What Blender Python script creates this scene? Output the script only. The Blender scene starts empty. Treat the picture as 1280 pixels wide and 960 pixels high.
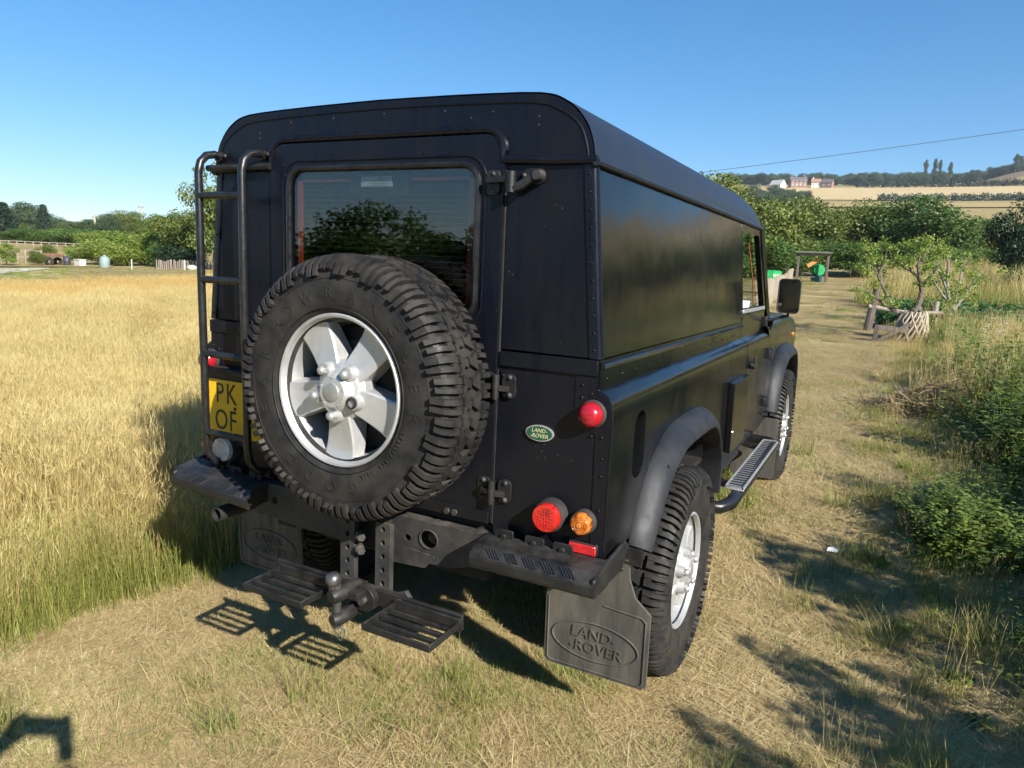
import bpy, bmesh, math, random
import numpy as np
from math import sin, cos, pi, radians, atan2, hypot
from mathutils import Vector, Matrix
from mathutils.geometry import tessellate_polygon

scene = bpy.context.scene
COL = scene.collection

# ---------------------------------------------------------------- camera
CAM = Vector((1.4468, -1.8284, 1.4696))
CR = Vector((0.88319612, 0.46690567, 0.04431373))
CU = Vector((-0.1154786, 0.12491263, 0.98542454))
CF = Vector((-0.45456497, 0.87544042, -0.16423996))
FPX = 895.56
cd = bpy.data.cameras.new('camera')
cam = bpy.data.objects.new('camera', cd)
COL.objects.link(cam)
cam.matrix_world = Matrix(((CR.x, CU.x, -CF.x, CAM.x), (CR.y, CU.y, -CF.y, CAM.y), (CR.z, CU.z, -CF.z, CAM.z), (0, 0, 0, 1)))
cd.sensor_width = 36.0
cd.sensor_fit = 'HORIZONTAL'
cd.lens = FPX * 36.0 / 1280.0
cd.clip_start = 0.05
cd.clip_end = 8000
scene.camera = cam

# ---------------------------------------------------------------- sky and sun
TOSUN = Vector((1.48, -0.79, 1.0)).normalized()
SUN_EL = math.asin(TOSUN.z)
SUN_AZ = atan2(TOSUN.x, TOSUN.y)
world = bpy.data.worlds.new('World')
scene.world = world
world.use_nodes = True
wt = world.node_tree
bg = wt.nodes['Background']
sky = wt.nodes.new('ShaderNodeTexSky')
sky.sky_type = 'NISHITA'
sky.sun_disc = False
sky.sun_elevation = SUN_EL
sky.sun_rotation = SUN_AZ
sky.altitude = 1500
sky.air_density = 1.0
sky.dust_density = 0.0
sky.ozone_density = 3.5
hs = wt.nodes.new('ShaderNodeHueSaturation')
hs.inputs['Saturation'].default_value = 1.42
gm = wt.nodes.new('ShaderNodeGamma')
gm.inputs[1].default_value = 0.78
wt.links.new(sky.outputs[0], gm.inputs[0])
wt.links.new(gm.outputs[0], hs.inputs['Color'])
wt.links.new(hs.outputs[0], bg.inputs[0])
bg.inputs[1].default_value = 0.118
sl = bpy.data.lights.new('sun', 'SUN')
sl.energy = 5.0
sl.angle = radians(0.5)
sl.color = (1.0, 0.95, 0.87)
so = bpy.data.objects.new('sun', sl)
COL.objects.link(so)
so.rotation_euler = (-TOSUN).to_track_quat('-Z', 'Y').to_euler()
so.location = (20, -15, 20)
scene.view_settings.view_transform = 'Standard'
scene.view_settings.look = 'None'
scene.view_settings.gamma = 1
scene.view_settings.use_curve_mapping = False
scene.view_settings.exposure = 1.0
scene.cycles.max_bounces = 6
scene.cycles.diffuse_bounces = 2
scene.cycles.glossy_bounces = 3
scene.cycles.transmission_bounces = 4
scene.cycles.transparent_max_bounces = 12
scene.cycles.use_adaptive_sampling = True
scene.cycles.adaptive_threshold = 0.03
scene.cycles.caustics_reflective = False
scene.cycles.caustics_refractive = False

random.seed(7)
RNG = np.random.default_rng(11)

# ---------------------------------------------------------------- helpers
def pray(px, py):
    return CF + CR * ((px - 640) / FPX) - CU * ((py - 480) / FPX)
def at(px, py, dist):
    """world point seen at a photo pixel, at a horizontal distance from the camera"""
    d = pray(px, py)
    return CAM + d * (dist / hypot(d.x, d.y))
def lerp_tab(t, x):
    if x <= t[0][0]: return t[0][1]
    for (a, va), (b, vb) in zip(t, t[1:]):
        if x <= b:
            k = (x - a) / (b - a)
            return va + (vb - va) * k
    return t[-1][1]
def sstep(a, b, x):
    t = min(1, max(0, (x - a) / (b - a)))
    return t * t * (3 - 2 * t)
def plane_z(x, y):
    return -0.085 + 0.03 * y + 0.012 * x
R_TAB = [(60, 1.8), (90, 2.6), (150, 6), (250, 18), (350, 31), (430, 41), (500, 49), (560, 60), (620, 71), (700, 83), (800, 91), (1200, 96), (4000, 90)]
L_TAB = [(60, 0.3), (100, 1.5), (200, 2.6), (300, 3.6), (600, 5), (4000, 6)]
def H(x, y):
    r = hypot(x - CAM.x, y - CAM.y)
    if r < 50: return plane_z(x, y)
    az = math.degrees(atan2(x - CAM.x, y - CAM.y))
    w = sstep(-42, -20, az) * (1 - sstep(35, 70, az))
    far = lerp_tab(L_TAB, r) * (1 - w) + lerp_tab(R_TAB, r) * w
    far += 13*w*sstep(2.5, 9.5, az)*sstep(612, 705, r)
    k = sstep(50, 75, r)
    rr = min(r, 80) / r
    base = plane_z(CAM.x + (x - CAM.x) * rr, CAM.y + (y - CAM.y) * rr) * sstep(-0.7, 0.1, (y - CAM.y) / r)
    return base * (1 - k) + far * k
def ground_at(px, py):
    d = pray(px, py)
    n = Vector((-0.012, -0.03, 1))
    t = (-0.085 - n.dot(CAM)) / n.dot(d)
    return CAM + d * t

def to_px(x, y, z):
    """photo pixel of world points (arrays)"""
    dx, dy, dz = x-CAM.x, y-CAM.y, z-CAM.z
    w = dx*CF.x+dy*CF.y+dz*CF.z
    return 640+FPX*(dx*CR.x+dy*CR.y+dz*CR.z)/w, 480-FPX*(dx*CU.x+dy*CU.y+dz*CU.z)/w

class MB:
    """collects shapes into one mesh"""
    def __init__(s): s.v = []; s.f = []
    def add(s, vs, fs):
        o = len(s.v); s.v += [tuple(v) for v in vs]; s.f += [tuple(i + o for i in f) for f in fs]; return s
    def box(s, x0, x1, y0, y1, z0, z1):
        return s.add([(x0,y0,z0),(x1,y0,z0),(x1,y1,z0),(x0,y1,z0),(x0,y0,z1),(x1,y0,z1),(x1,y1,z1),(x0,y1,z1)],
                     [(0,3,2,1),(4,5,6,7),(0,1,5,4),(1,2,6,5),(2,3,7,6),(3,0,4,7)])
    def obox(s, c, ax, ay, az):
        c, ax, ay, az = map(Vector, (c, ax, ay, az))
        vs = [c + ax*i + ay*j + az*k for k in (-1,1) for (i,j) in ((-1,-1),(1,-1),(1,1),(-1,1))]
        return s.add(vs, [(0,3,2,1),(4,5,6,7),(0,1,5,4),(1,2,6,5),(2,3,7,6),(3,0,4,7)])
    def beam(s, p0, p1, w, h, up=(0,0,1)):
        p0, p1, up = Vector(p0), Vector(p1), Vector(up)
        d = (p1 - p0); l = d.length; d.normalize()
        sx = d.cross(up)
        if sx.length < 1e-5: sx = d.cross(Vector((1,0,0)))
        sx.normalize(); uz = sx.cross(d)
        return s.obox((p0+p1)/2, sx*(w/2), d*(l/2), uz*(h/2))
    def cyl(s, p0, p1, r0, r1=None, n=16, caps=True):
        if r1 is None: r1 = r0
        p0, p1 = Vector(p0), Vector(p1); d = (p1-p0).normalized()
        a = d.cross(Vector((0,0,1)) if abs(d.z) < .9 else Vector((1,0,0))).normalized(); b = d.cross(a)
        vs = []
        for p, r in ((p0,r0),(p1,r1)):
            vs += [p + a*(r*cos(2*pi*i/n)) + b*(r*sin(2*pi*i/n)) for i in range(n)]
        fs = [(i, (i+1)%n, n+(i+1)%n, n+i) for i in range(n)]
        if caps: fs += [tuple(range(n))[::-1], tuple(range(n, 2*n))]
        return s.add(vs, fs)
    def tube(s, pts, r, n=10, closed=False, caps=True):
        P = [Vector(p) for p in pts]; m = len(P)
        rs = r if isinstance(r, (list, tuple)) else [r]*m
        a = None; vs = []
        for i in range(m):
            if closed: t = (P[(i+1)%m] - P[i-1])
            else: t = P[min(i+1,m-1)] - P[max(i-1,0)]
            t.normalize()
            if a is None:
                a = t.cross(Vector((0,0,1)) if abs(t.z) < .9 else Vector((1,0,0))).normalized()
            else:
                a = (a - t*a.dot(t)).normalized()
            b = t.cross(a)
            vs += [P[i] + a*(rs[i]*cos(2*pi*k/n)) + b*(rs[i]*sin(2*pi*k/n)) for k in range(n)]
        fs = []
        for i in range(m if closed else m-1):
            j = (i+1) % m
            fs += [(i*n+k, i*n+(k+1)%n, j*n+(k+1)%n, j*n+k) for k in range(n)]
        if caps and not closed: fs += [tuple(range(n))[::-1], tuple(range((m-1)*n, m*n))]
        return s.add(vs, fs)
    def lathe(s, prof, o=(0,0,0), ax=(0,0,1), n=32, closed=False):
        """prof = [(radius, height along axis)]"""
        o, d = Vector(o), Vector(ax).normalized()
        a = d.cross(Vector((0,0,1)) if abs(d.z) < .9 else Vector((1,0,0))).normalized(); b = d.cross(a)
        vs = []; m = len(prof)
        for (r, h) in prof:
            vs += [o + d*h + a*(r*cos(2*pi*i/n)) + b*(r*sin(2*pi*i/n)) for i in range(n)]
        fs = []
        for j in range(m if closed else m-1):
            k = (j+1) % m
            fs += [(j*n+i, j*n+(i+1)%n, k*n+(i+1)%n, k*n+i) for i in range(n)]
        return s.add(vs, fs)
    def loft(s, rows, closed=False):
        """rows: list of equal-length point lists"""
        n = len(rows[0]); vs = [p for r in rows for p in r]; fs = []
        for j in range(len(rows)-1):
            for i in range(n if closed else n-1):
                fs.append((j*n+i, j*n+(i+1)%n, (j+1)*n+(i+1)%n, (j+1)*n+i))
        return s.add(vs, fs)
    def prism(s, poly, fn0, fn1, holes=()):
        """plate: 2D outline with holes; fn0/fn1 map (u,v) to the two faces"""
        loops = [list(poly)] + [list(h) for h in holes]
        flat = [p for l in loops for p in l]; n = len(flat)
        tri = tessellate_polygon([[Vector((p[0],p[1],0)) for p in l] for l in loops])
        vs = [fn0(*p) for p in flat] + [fn1(*p) for p in flat]
        fs = [tuple(t) for t in tri] + [tuple(i+n for i in reversed(t)) for t in tri]
        o = 0
        for l in loops:
            k = len(l)
            fs += [(o+i, o+(i+1)%k, n+o+(i+1)%k, n+o+i) for i in range(k)]
            o += k
        return s.add(vs, fs)
    def dome(s, c, d, r, h=None, n=10, m=4):
        if h is None: h = r
        return s.lathe([(r*cos(k*pi/2/m) if k < m else 1e-5, h*sin(k*pi/2/m)) for k in range(m+1)], c, d, n)
    def ball(s, c, r, n=16, m=10):
        return s.lathe([(max(1e-5, r*sin(pi*k/m)), -r*cos(pi*k/m)) for k in range(m+1)], c, (0,0,1), n)
    def xform(s, M):
        s.v = [tuple(M @ Vector(v)) for v in s.v]; return s
    def mesh(s, name, mats, sharp=35, bevel=None, smooth=True, recalc=True, doubles=False):
        me = bpy.data.meshes.new(name)
        me.from_pydata(s.v, [], s.f)
        if recalc or doubles:
            bm = bmesh.new(); bm.from_mesh(me)
            if doubles: bmesh.ops.remove_doubles(bm, verts=bm.verts, dist=1e-5)
            if recalc: bmesh.ops.recalc_face_normals(bm, faces=bm.faces)
            if smooth:
                for f in bm.faces: f.smooth = True
                lim = radians(sharp)
                for e in bm.edges:
                    if len(e.link_faces) == 2 and e.calc_face_angle(0) > lim: e.smooth = False
            bm.to_mesh(me); bm.free()
        elif smooth:
            me.polygons.foreach_set('use_smooth', [True]*len(me.polygons))
        for m in (mats if isinstance(mats, (list, tuple)) else [mats]): me.materials.append(m)
        return me
    def build(s, name, mat, parent=None, sharp=35, bevel=None, **kw):
        me = s.mesh(name, mat, sharp, **kw)
        o = bpy.data.objects.new(name, me); COL.objects.link(o)
        if parent is not None: attach(o, parent)
        if bevel:
            b = o.modifiers.new('bevel', 'BEVEL'); b.width = bevel; b.segments = 2; b.limit_method = 'ANGLE'; b.angle_limit = radians(40)
            b.harden_normals = False
        return o

WM = {}
def wmat(o):
    return WM.get(o.name, Matrix.Identity(4))
def attach(o, parent):
    o.parent = parent
    o.matrix_parent_inverse = wmat(parent).inverted()
def empty(name, loc=(0,0,0), parent=None):
    o = bpy.data.objects.new(name, None); COL.objects.link(o)
    o.empty_display_size = 0.1
    o.location = loc
    WM[o.name] = Matrix.Translation(Vector(loc))
    if parent is not None: attach(o, parent)
    return o
def tag(o, label=None, cat=None, group=None, kind=None):
    if label: o['label'] = label
    if cat: o['category'] = cat
    if group: o['group'] = group
    if kind: o['kind'] = kind
    return o
def inst(name, me, M, parent=None):
    """object sharing mesh data, placed by matrix"""
    o = bpy.data.objects.new(name, me); COL.objects.link(o)
    o.matrix_world = M
    if parent is not None:
        o.parent = parent; o.matrix_parent_inverse = wmat(parent).inverted()
    WM[o.name] = M.copy()
    return o
def rrect(x0, x1, z0, z1, r, n=6, rs=None):
    """rounded rectangle, counter-clockwise from bottom-left; rs = radii (bl,br,tr,tl)"""
    rs = rs or (r,)*4
    out = []
    for (cx, cz, a0, rr) in ((x0,z0,pi,rs[0]),(x1,z0,1.5*pi,rs[1]),(x1,z1,0,rs[2]),(x0,z1,.5*pi,rs[3])):
        ox = cx + rr*(1 if cx == x0 else -1); oz = cz + rr*(1 if cz == z0 else -1)
        for k in range(n+1):
            a = a0 + (pi/2)*k/n
            out.append((ox + rr*cos(a), oz + rr*sin(a)))
    return out
def arcpts(c, r, a0, a1, n):
    return [(c[0]+r*cos(a0+(a1-a0)*k/n), c[1]+r*sin(a0+(a1-a0)*k/n)) for k in range(n+1)]
def text_mb(txt, size, depth, spacing=1.0, shear=0.0):
    """letters as geometry in the XY plane, extruded along +Z, centred on x; returns MB"""
    c = bpy.data.curves.new('lettering', 'FONT'); c.body = txt; c.size = size; c.extrude = depth/2
    c.align_x = 'CENTER'; c.align_y = 'CENTER'; c.space_character = spacing; c.shear = shear; c.resolution_u = 3
    o = bpy.data.objects.new('lettering', c); COL.objects.link(o)
    dg = bpy.context.evaluated_depsgraph_get()
    me = bpy.data.meshes.new_from_object(o.evaluated_get(dg))
    mb = MB(); mb.add([v.co[:] for v in me.vertices], [p.vertices[:] for p in me.polygons])
    bpy.data.objects.remove(o); bpy.data.curves.remove(c); bpy.data.meshes.remove(me)
    return mb

# ---------------------------------------------------------------- materials
def newmat(name):
    m = bpy.data.materials.new(name); m.use_nodes = True
    nt = m.node_tree; b = nt.nodes['Principled BSDF']
    return m, nt, b
def N(nt, t, **kw):
    n = nt.nodes.new(t)
    for k, v in kw.items():
        if k.startswith('i_'):
            n.inputs[k[2:].replace('_', ' ')].default_value = v
        else: setattr(n, k, v)
    return n
def ramp(nt, fac, stops):
    r = nt.nodes.new('ShaderNodeValToRGB'); e = r.color_ramp.elements
    while len(e) > 1: e.remove(e[-1])
    e[0].position = stops[0][0]; e[0].color = (*stops[0][1], 1)
    for p, c in stops[1:]:
        x = e.new(p); x.color = (*c, 1)
    nt.links.new(fac, r.inputs[0]); return r.outputs[0]
def noise(nt, scale, detail=4, rough=.55, coord=None, dist=0.0):
    n = N(nt, 'ShaderNodeTexNoise'); n.inputs['Scale'].default_value = scale; n.inputs['Detail'].default_value = detail
    n.inputs['Roughness'].default_value = rough; n.inputs['Distortion'].default_value = dist
    if coord is not None: nt.links.new(coord, n.inputs['Vector'])
    return n.outputs['Fac']
def objcoord(nt):
    return N(nt, 'ShaderNodeNewGeometry').outputs['Position']
def bump(nt, b, h, strength, dist=.01):
    n = N(nt, 'ShaderNodeBump'); n.inputs['Strength'].default_value = strength; n.inputs['Distance'].default_value = dist
    nt.links.new(h, n.inputs['Height']); nt.links.new(n.outputs[0], b.inputs['Normal'])
def surf(name, c0, c1=None, rough=.5, rough2=None, metal=0, scale=6, bscale=None, bstr=.2, bdist=.004, spec=.5, coat=0, stretch=None, detail=5, lo=.35, hi=.65, croughness=.05):
    """plain procedural surface: two colours mixed by noise, varying roughness, fine relief"""
    m, nt, b = newmat(name)
    co = objcoord(nt)
    if stretch:
        mp = N(nt, 'ShaderNodeMapping'); mp.inputs['Scale'].default_value = stretch
        nt.links.new(co, mp.inputs[0]); co = mp.outputs[0]
    f = noise(nt, scale, detail, .6, co)
    c1 = c1 or c0
    nt.links.new(ramp(nt, f, [(lo, c0), (hi, c1)]), b.inputs['Base Color'])
    if rough2 is not None:
        mr = N(nt, 'ShaderNodeMapRange'); mr.inputs['From Min'].default_value = lo; mr.inputs['From Max'].default_value = hi
        mr.inputs['To Min'].default_value = rough; mr.inputs['To Max'].default_value = rough2
        nt.links.new(noise(nt, scale*1.7, detail, .65, co), mr.inputs['Value']); nt.links.new(mr.outputs[0], b.inputs['Roughness'])
    else: b.inputs['Roughness'].default_value = rough
    b.inputs['Metallic'].default_value = metal
    b.inputs['Specular IOR Level'].default_value = spec
    b.inputs['Coat Weight'].default_value = coat
    b.inputs['Coat Roughness'].default_value = croughness
    if bscale: bump(nt, b, noise(nt, bscale, 3, .6, co), bstr, bdist)
    return m
M = {}
def paint(name, rough, rough2, base, dust, bigbump, low=1.0, spec=.5):
    """black vehicle paint: panel waviness, faint runs, specks of dust and road dirt sprayed on low down"""
    m, nt, b = newmat(name); co = objcoord(nt)
    mp = N(nt, 'ShaderNodeMapping'); mp.inputs['Scale'].default_value = (9, 9, 1.1); nt.links.new(co, mp.inputs[0])
    streak = noise(nt, 3.0, 6, .7, mp.outputs[0]); spk = noise(nt, 190, 2, .5, co); blot = noise(nt, 2.2, 5, .6, co)
    mul = N(nt, 'ShaderNodeMath', operation='MULTIPLY'); nt.links.new(streak, mul.inputs[0]); nt.links.new(blot, mul.inputs[1])
    add = N(nt, 'ShaderNodeMath', operation='MULTIPLY_ADD'); nt.links.new(spk, add.inputs[0]); add.inputs[1].default_value = .20; nt.links.new(mul.outputs[0], add.inputs[2])
    sx = N(nt, 'ShaderNodeSeparateXYZ'); nt.links.new(co, sx.inputs[0])
    mz = N(nt, 'ShaderNodeMapRange'); mz.inputs['From Min'].default_value = 1.15; mz.inputs['From Max'].default_value = .55; mz.inputs['To Max'].default_value = .16*low; nt.links.new(sx.outputs['Z'], mz.inputs['Value'])
    ad2 = N(nt, 'ShaderNodeMath', operation='ADD'); nt.links.new(add.outputs[0], ad2.inputs[0]); nt.links.new(mz.outputs[0], ad2.inputs[1])
    d = tuple(dust)
    vo = N(nt, 'ShaderNodeTexVoronoi'); vo.inputs['Scale'].default_value = 38; nt.links.new(co, vo.inputs['Vector'])     # sparse specks of dried mud
    sm = N(nt, 'ShaderNodeMath', operation='MULTIPLY'); nt.links.new(ramp(nt, vo.outputs['Distance'], [(.05,(1,1,1)),(.10,(0,0,0))]), sm.inputs[0]); nt.links.new(ramp(nt, noise(nt, 9, 3, .6, co), [(.52,(0,0,0)),(.60,(1,1,1))]), sm.inputs[1])
    mxs = N(nt, 'ShaderNodeMix', data_type='RGBA'); nt.links.new(sm.outputs[0], mxs.inputs[0]); mxs.inputs[7].default_value = (.085,.080,.072,1)
    nt.links.new(ramp(nt, ad2.outputs[0], [(.26, base), (.52, d), (.66, (d[0]*3.2, d[1]*2.8, d[2]*2.3))]), mxs.inputs[6]); nt.links.new(mxs.outputs[2], b.inputs['Base Color'])
    b.inputs['Specular IOR Level'].default_value = spec
    mr = N(nt, 'ShaderNodeMapRange'); mr.inputs['From Min'].default_value = .24; mr.inputs['From Max'].default_value = .60
    mr.inputs['To Min'].default_value = rough; mr.inputs['To Max'].default_value = rough2
    nt.links.new(ad2.outputs[0], mr.inputs['Value']); nt.links.new(mr.outputs[0], b.inputs['Roughness'])
    hb = N(nt, 'ShaderNodeMath', operation='MULTIPLY_ADD'); nt.links.new(noise(nt, 3.2, 2, .4, co), hb.inputs[0]); hb.inputs[1].default_value = bigbump
    nt.links.new(noise(nt, 260, 2, .5, co), hb.inputs[2])
    bump(nt, b, hb.outputs[0], .10, .0012)
    return m
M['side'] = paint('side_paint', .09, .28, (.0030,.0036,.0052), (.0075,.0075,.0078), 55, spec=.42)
M['rear'] = paint('rear_sky_tint_paint', .24, .50, (.0032,.0044,.0100), (.0085,.0088,.0105), 22, spec=.27)  # navy in the base stands in for reflected sky
M['roof'] = paint('roof_sky_sheen_paint', .36, .55, (.013,.0155,.024), (.024,.026,.033), 12, spec=.4)  # sunlit sky sheen put into base and dust as lighter blue-grey
M['plastic'] = surf('flare_plastic', (.011,.012,.0145), (.024,.025,.028), .42, .62, spec=.4, scale=9, bscale=330, bstr=.55, bdist=.002)
M['rubber'] = surf('rubber', (.022,.021,.020), (.045,.041,.036), .62, .85, scale=14, bscale=120, bstr=.25, bdist=.002)
M['tyre'] = surf('tyre_rubber', (.010,.010,.011), (.038,.034,.029), .5, .8, spec=.3, scale=11, bscale=160, bstr=.3, bdist=.0015)
M['flap'] = surf('mudflap_rubber', (.046,.043,.038), (.105,.095,.078), .65, .85, scale=10, bscale=150, bstr=.3, bdist=.002, stretch=(2,1,.4))
M['black'] = surf('black_metal', (.012,.012,.013), (.032,.031,.030), .38, .62, scale=12, bscale=140, bstr=.25, bdist=.002)
M['steel'] = surf('dusty_steel', (.030,.030,.031), (.085,.076,.064), .45, .7, scale=9, bscale=110, bstr=.4, bdist=.003)
M['rust'] = surf('rusty_steel', (.05,.035,.028), (.13,.075,.045), .6, .8, scale=40, bscale=120, bstr=.4, bdist=.002)
def worn(name, base, dust, rustc, amt=.55, r0=.38, r1=.68):
    """painted steel gone dull: dust lying on the upward faces, scuffs and small rust blooms"""
    m, nt, b = newmat(name); co = objcoord(nt)
    geo = N(nt, 'ShaderNodeNewGeometry'); sx = N(nt, 'ShaderNodeSeparateXYZ'); nt.links.new(geo.outputs['Normal'], sx.inputs[0])
    n1 = noise(nt, 14, 6, .65, co); n2 = noise(nt, 55, 5, .7, co); n3 = noise(nt, 7, 4, .6, co)
    up = N(nt, 'ShaderNodeMapRange'); up.inputs['From Min'].default_value = -.2; up.inputs['From Max'].default_value = 1.0; up.inputs['To Min'].default_value = .25; nt.links.new(sx.outputs['Z'], up.inputs['Value'])
    f = N(nt, 'ShaderNodeMath', operation='MULTIPLY'); nt.links.new(up.outputs[0], f.inputs[0]); nt.links.new(ramp(nt, n1, [(.38,(0,0,0)),(.66,(amt,)*3)]), f.inputs[1])
    mx = N(nt, 'ShaderNodeMix', data_type='RGBA'); nt.links.new(f.outputs[0], mx.inputs[0]); mx.inputs[6].default_value = (*base,1); mx.inputs[7].default_value = (*dust,1)
    g = N(nt, 'ShaderNodeMath', operation='MULTIPLY'); nt.links.new(ramp(nt, n2, [(.60,(0,0,0)),(.70,(1,1,1))]), g.inputs[0]); nt.links.new(ramp(nt, n3, [(.50,(0,0,0)),(.62,(1,1,1))]), g.inputs[1])
    m2 = N(nt, 'ShaderNodeMix', data_type='RGBA'); nt.links.new(g.outputs[0], m2.inputs[0]); nt.links.new(mx.outputs[2], m2.inputs[6]); m2.inputs[7].default_value = (*rustc,1)
    nt.links.new(m2.outputs[2], b.inputs['Base Color'])
    mr = N(nt, 'ShaderNodeMapRange'); mr.inputs['To Min'].default_value = r0; mr.inputs['To Max'].default_value = r1; nt.links.new(n1, mr.inputs['Value']); nt.links.new(mr.outputs[0], b.inputs['Roughness'])
    bump(nt, b, n2, .35, .002)
    return m
M['black'] = worn('black_metal', (.0065,.0068,.0076), (.075,.068,.058), (.055,.034,.024), .5)
M['steel'] = worn('dusty_steel', (.022,.022,.023), (.14,.12,.095), (.11,.06,.035), .75, .45, .75)
M['gloss'] = surf('black_tube', (.0075,.0078,.0088), (.016,.016,.017), .22, .42, scale=16, bscale=160, bstr=.12, bdist=.001)
M['dark'] = surf('underbody', (.008,.008,.008), (.02,.018,.016), .8, scale=8)
M['alloy'] = surf('silver_alloy', (.42,.415,.405), (.52,.52,.51), .34, .5, metal=.55, lo=.28, hi=.5, scale=16, bscale=90, bstr=.12, bdist=.002)
M['alloyd'] = surf('grey_alloy', (.40,.40,.39), (.50,.50,.48), .4, .55, metal=.7, scale=20)
M['steel2'] = surf('worn_ball', (.10,.10,.10), (.20,.19,.18), .35, .5, metal=.8, scale=30)
M['chrome'] = surf('bright_steel', (.62,.62,.62), (.4,.38,.36), .2, .4, metal=1, scale=60)
M['yellow'] = surf('plate_yellow', (.72,.42,.012), (.80,.48,.02), .35, scale=10)
M['ink'] = surf('black_ink', (.008,.008,.008), None, .45)
M['offwhite'] = surf('dirty_white', (.45,.44,.40), (.55,.54,.50), .6, scale=8)
M['white'] = surf('white_plastic', (.75,.75,.73), (.8,.8,.8), .4, scale=8)
M['green_badge'] = surf('badge_green', (.01,.07,.04), (.012,.085,.05), .3, scale=20)
M['gold'] = surf('badge_gold', (.62,.55,.28), (.7,.64,.38), .3, metal=.3, scale=20)
M['silver'] = surf('badge_silver', (.55,.56,.55), None, .3, metal=.6)
M['redseal'] = surf('red_seal', (.42,.03,.02), (.5,.045,.03), .5, scale=30)
M['orange'] = surf('orange_trim', (.26,.06,.02), (.2,.05,.02), .6, scale=30)
def lens(name, c0, c1, pat=90, bs=.5, rnd=.1):
    """moulded lens: facet pattern with its light and dark painted into the colour"""
    m, nt, b = newmat(name); co = objcoord(nt)
    v = N(nt, 'ShaderNodeTexVoronoi', distance='CHEBYCHEV'); v.inputs['Scale'].default_value = pat; v.inputs['Randomness'].default_value = rnd
    nt.links.new(co, v.inputs['Vector'])
    w = noise(nt, 26, 2, .5, co)
    mm = N(nt, 'ShaderNodeMath', operation='MULTIPLY_ADD'); nt.links.new(v.outputs['Distance'], mm.inputs[0]); mm.inputs[1].default_value = .7; nt.links.new(w, mm.inputs[2])
    nt.links.new(ramp(nt, mm.outputs[0], [(.52, c0), (.80, c1)]), b.inputs['Base Color'])
    b.inputs['Roughness'].default_value = .15; b.inputs['Coat Weight'].default_value = .8; b.inputs['Coat Roughness'].default_value = .03
    b.inputs['Transmission Weight'].default_value = .12
    bump(nt, b, v.outputs['Distance'], bs, .005)
    return m
M['red'] = lens('red_lens', (.07,.0015,.003), (.66,.02,.016), 110, .9); M['amber'] = lens('amber_lens', (.16,.035,.006), (.66,.20,.03), 60, .4, .5); M['clear'] = lens('clear_lens', (.20,.21,.21), (.75,.75,.74), 130)
M['redball'] = surf('red_marker_lens', (.30,.008,.016), (.38,.012,.022), .22, scale=20, coat=.5)
M['reflector'] = lens('red_reflector', (.40,.008,.012), (.75,.03,.03), 160, .6)
def glassmat(name, tint, ior=1.5):
    m = bpy.data.materials.new(name); m.use_nodes = True; nt = m.node_tree
    nt.nodes.remove(nt.nodes['Principled BSDF']); out = nt.nodes['Material Output']
    t = N(nt, 'ShaderNodeBsdfTransparent'); t.inputs[0].default_value = (*tint, 1)
    g = N(nt, 'ShaderNodeBsdfGlossy'); g.inputs['Roughness'].default_value = .012
    co = objcoord(nt)
    bp = N(nt, 'ShaderNodeBump'); bp.inputs['Strength'].default_value = .05; bp.inputs['Distance'].default_value = .01
    nt.links.new(noise(nt, 2.5, 2, .4, co), bp.inputs['Height']); nt.links.new(bp.outputs[0], g.inputs['Normal'])
    # reflectance of a thin pane (Schlick), the same from both sides
    f0 = ((ior-1)/(ior+1))**2
    ge = N(nt, 'ShaderNodeNewGeometry'); dt = N(nt, 'ShaderNodeVectorMath', operation='DOT_PRODUCT'); nt.links.new(ge.outputs['Normal'], dt.inputs[0]); nt.links.new(ge.outputs['Incoming'], dt.inputs[1])
    ab = N(nt, 'ShaderNodeMath', operation='ABSOLUTE'); nt.links.new(dt.outputs['Value'], ab.inputs[0])
    om = N(nt, 'ShaderNodeMath', operation='SUBTRACT'); om.inputs[0].default_value = 1; nt.links.new(ab.outputs[0], om.inputs[1])
    pw = N(nt, 'ShaderNodeMath', operation='POWER'); nt.links.new(om.outputs[0], pw.inputs[0]); pw.inputs[1].default_value = 5
    fr = N(nt, 'ShaderNodeMath', operation='MULTIPLY_ADD'); nt.links.new(pw.outputs[0], fr.inputs[0]); fr.inputs[1].default_value = 1-f0; fr.inputs[2].default_value = f0
    mx = N(nt, 'ShaderNodeMixShader'); nt.links.new(fr.outputs[0], mx.inputs[0]); nt.links.new(t.outputs[0], mx.inputs[1]); nt.links.new(g.outputs[0], mx.inputs[2])
    nt.links.new(mx.outputs[0], out.inputs[0]); return m
M['glass'] = glassmat('window_glass', (.75,.8,.78)); M['tint'] = glassmat('tinted_rear_glass', (.66,.72,.70), 1.85)
M['mirror'] = surf('mirror_glass', (.16,.17,.18), None, .03, metal=1)  # base darkened to stand in for dark trees reflected in it

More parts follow.
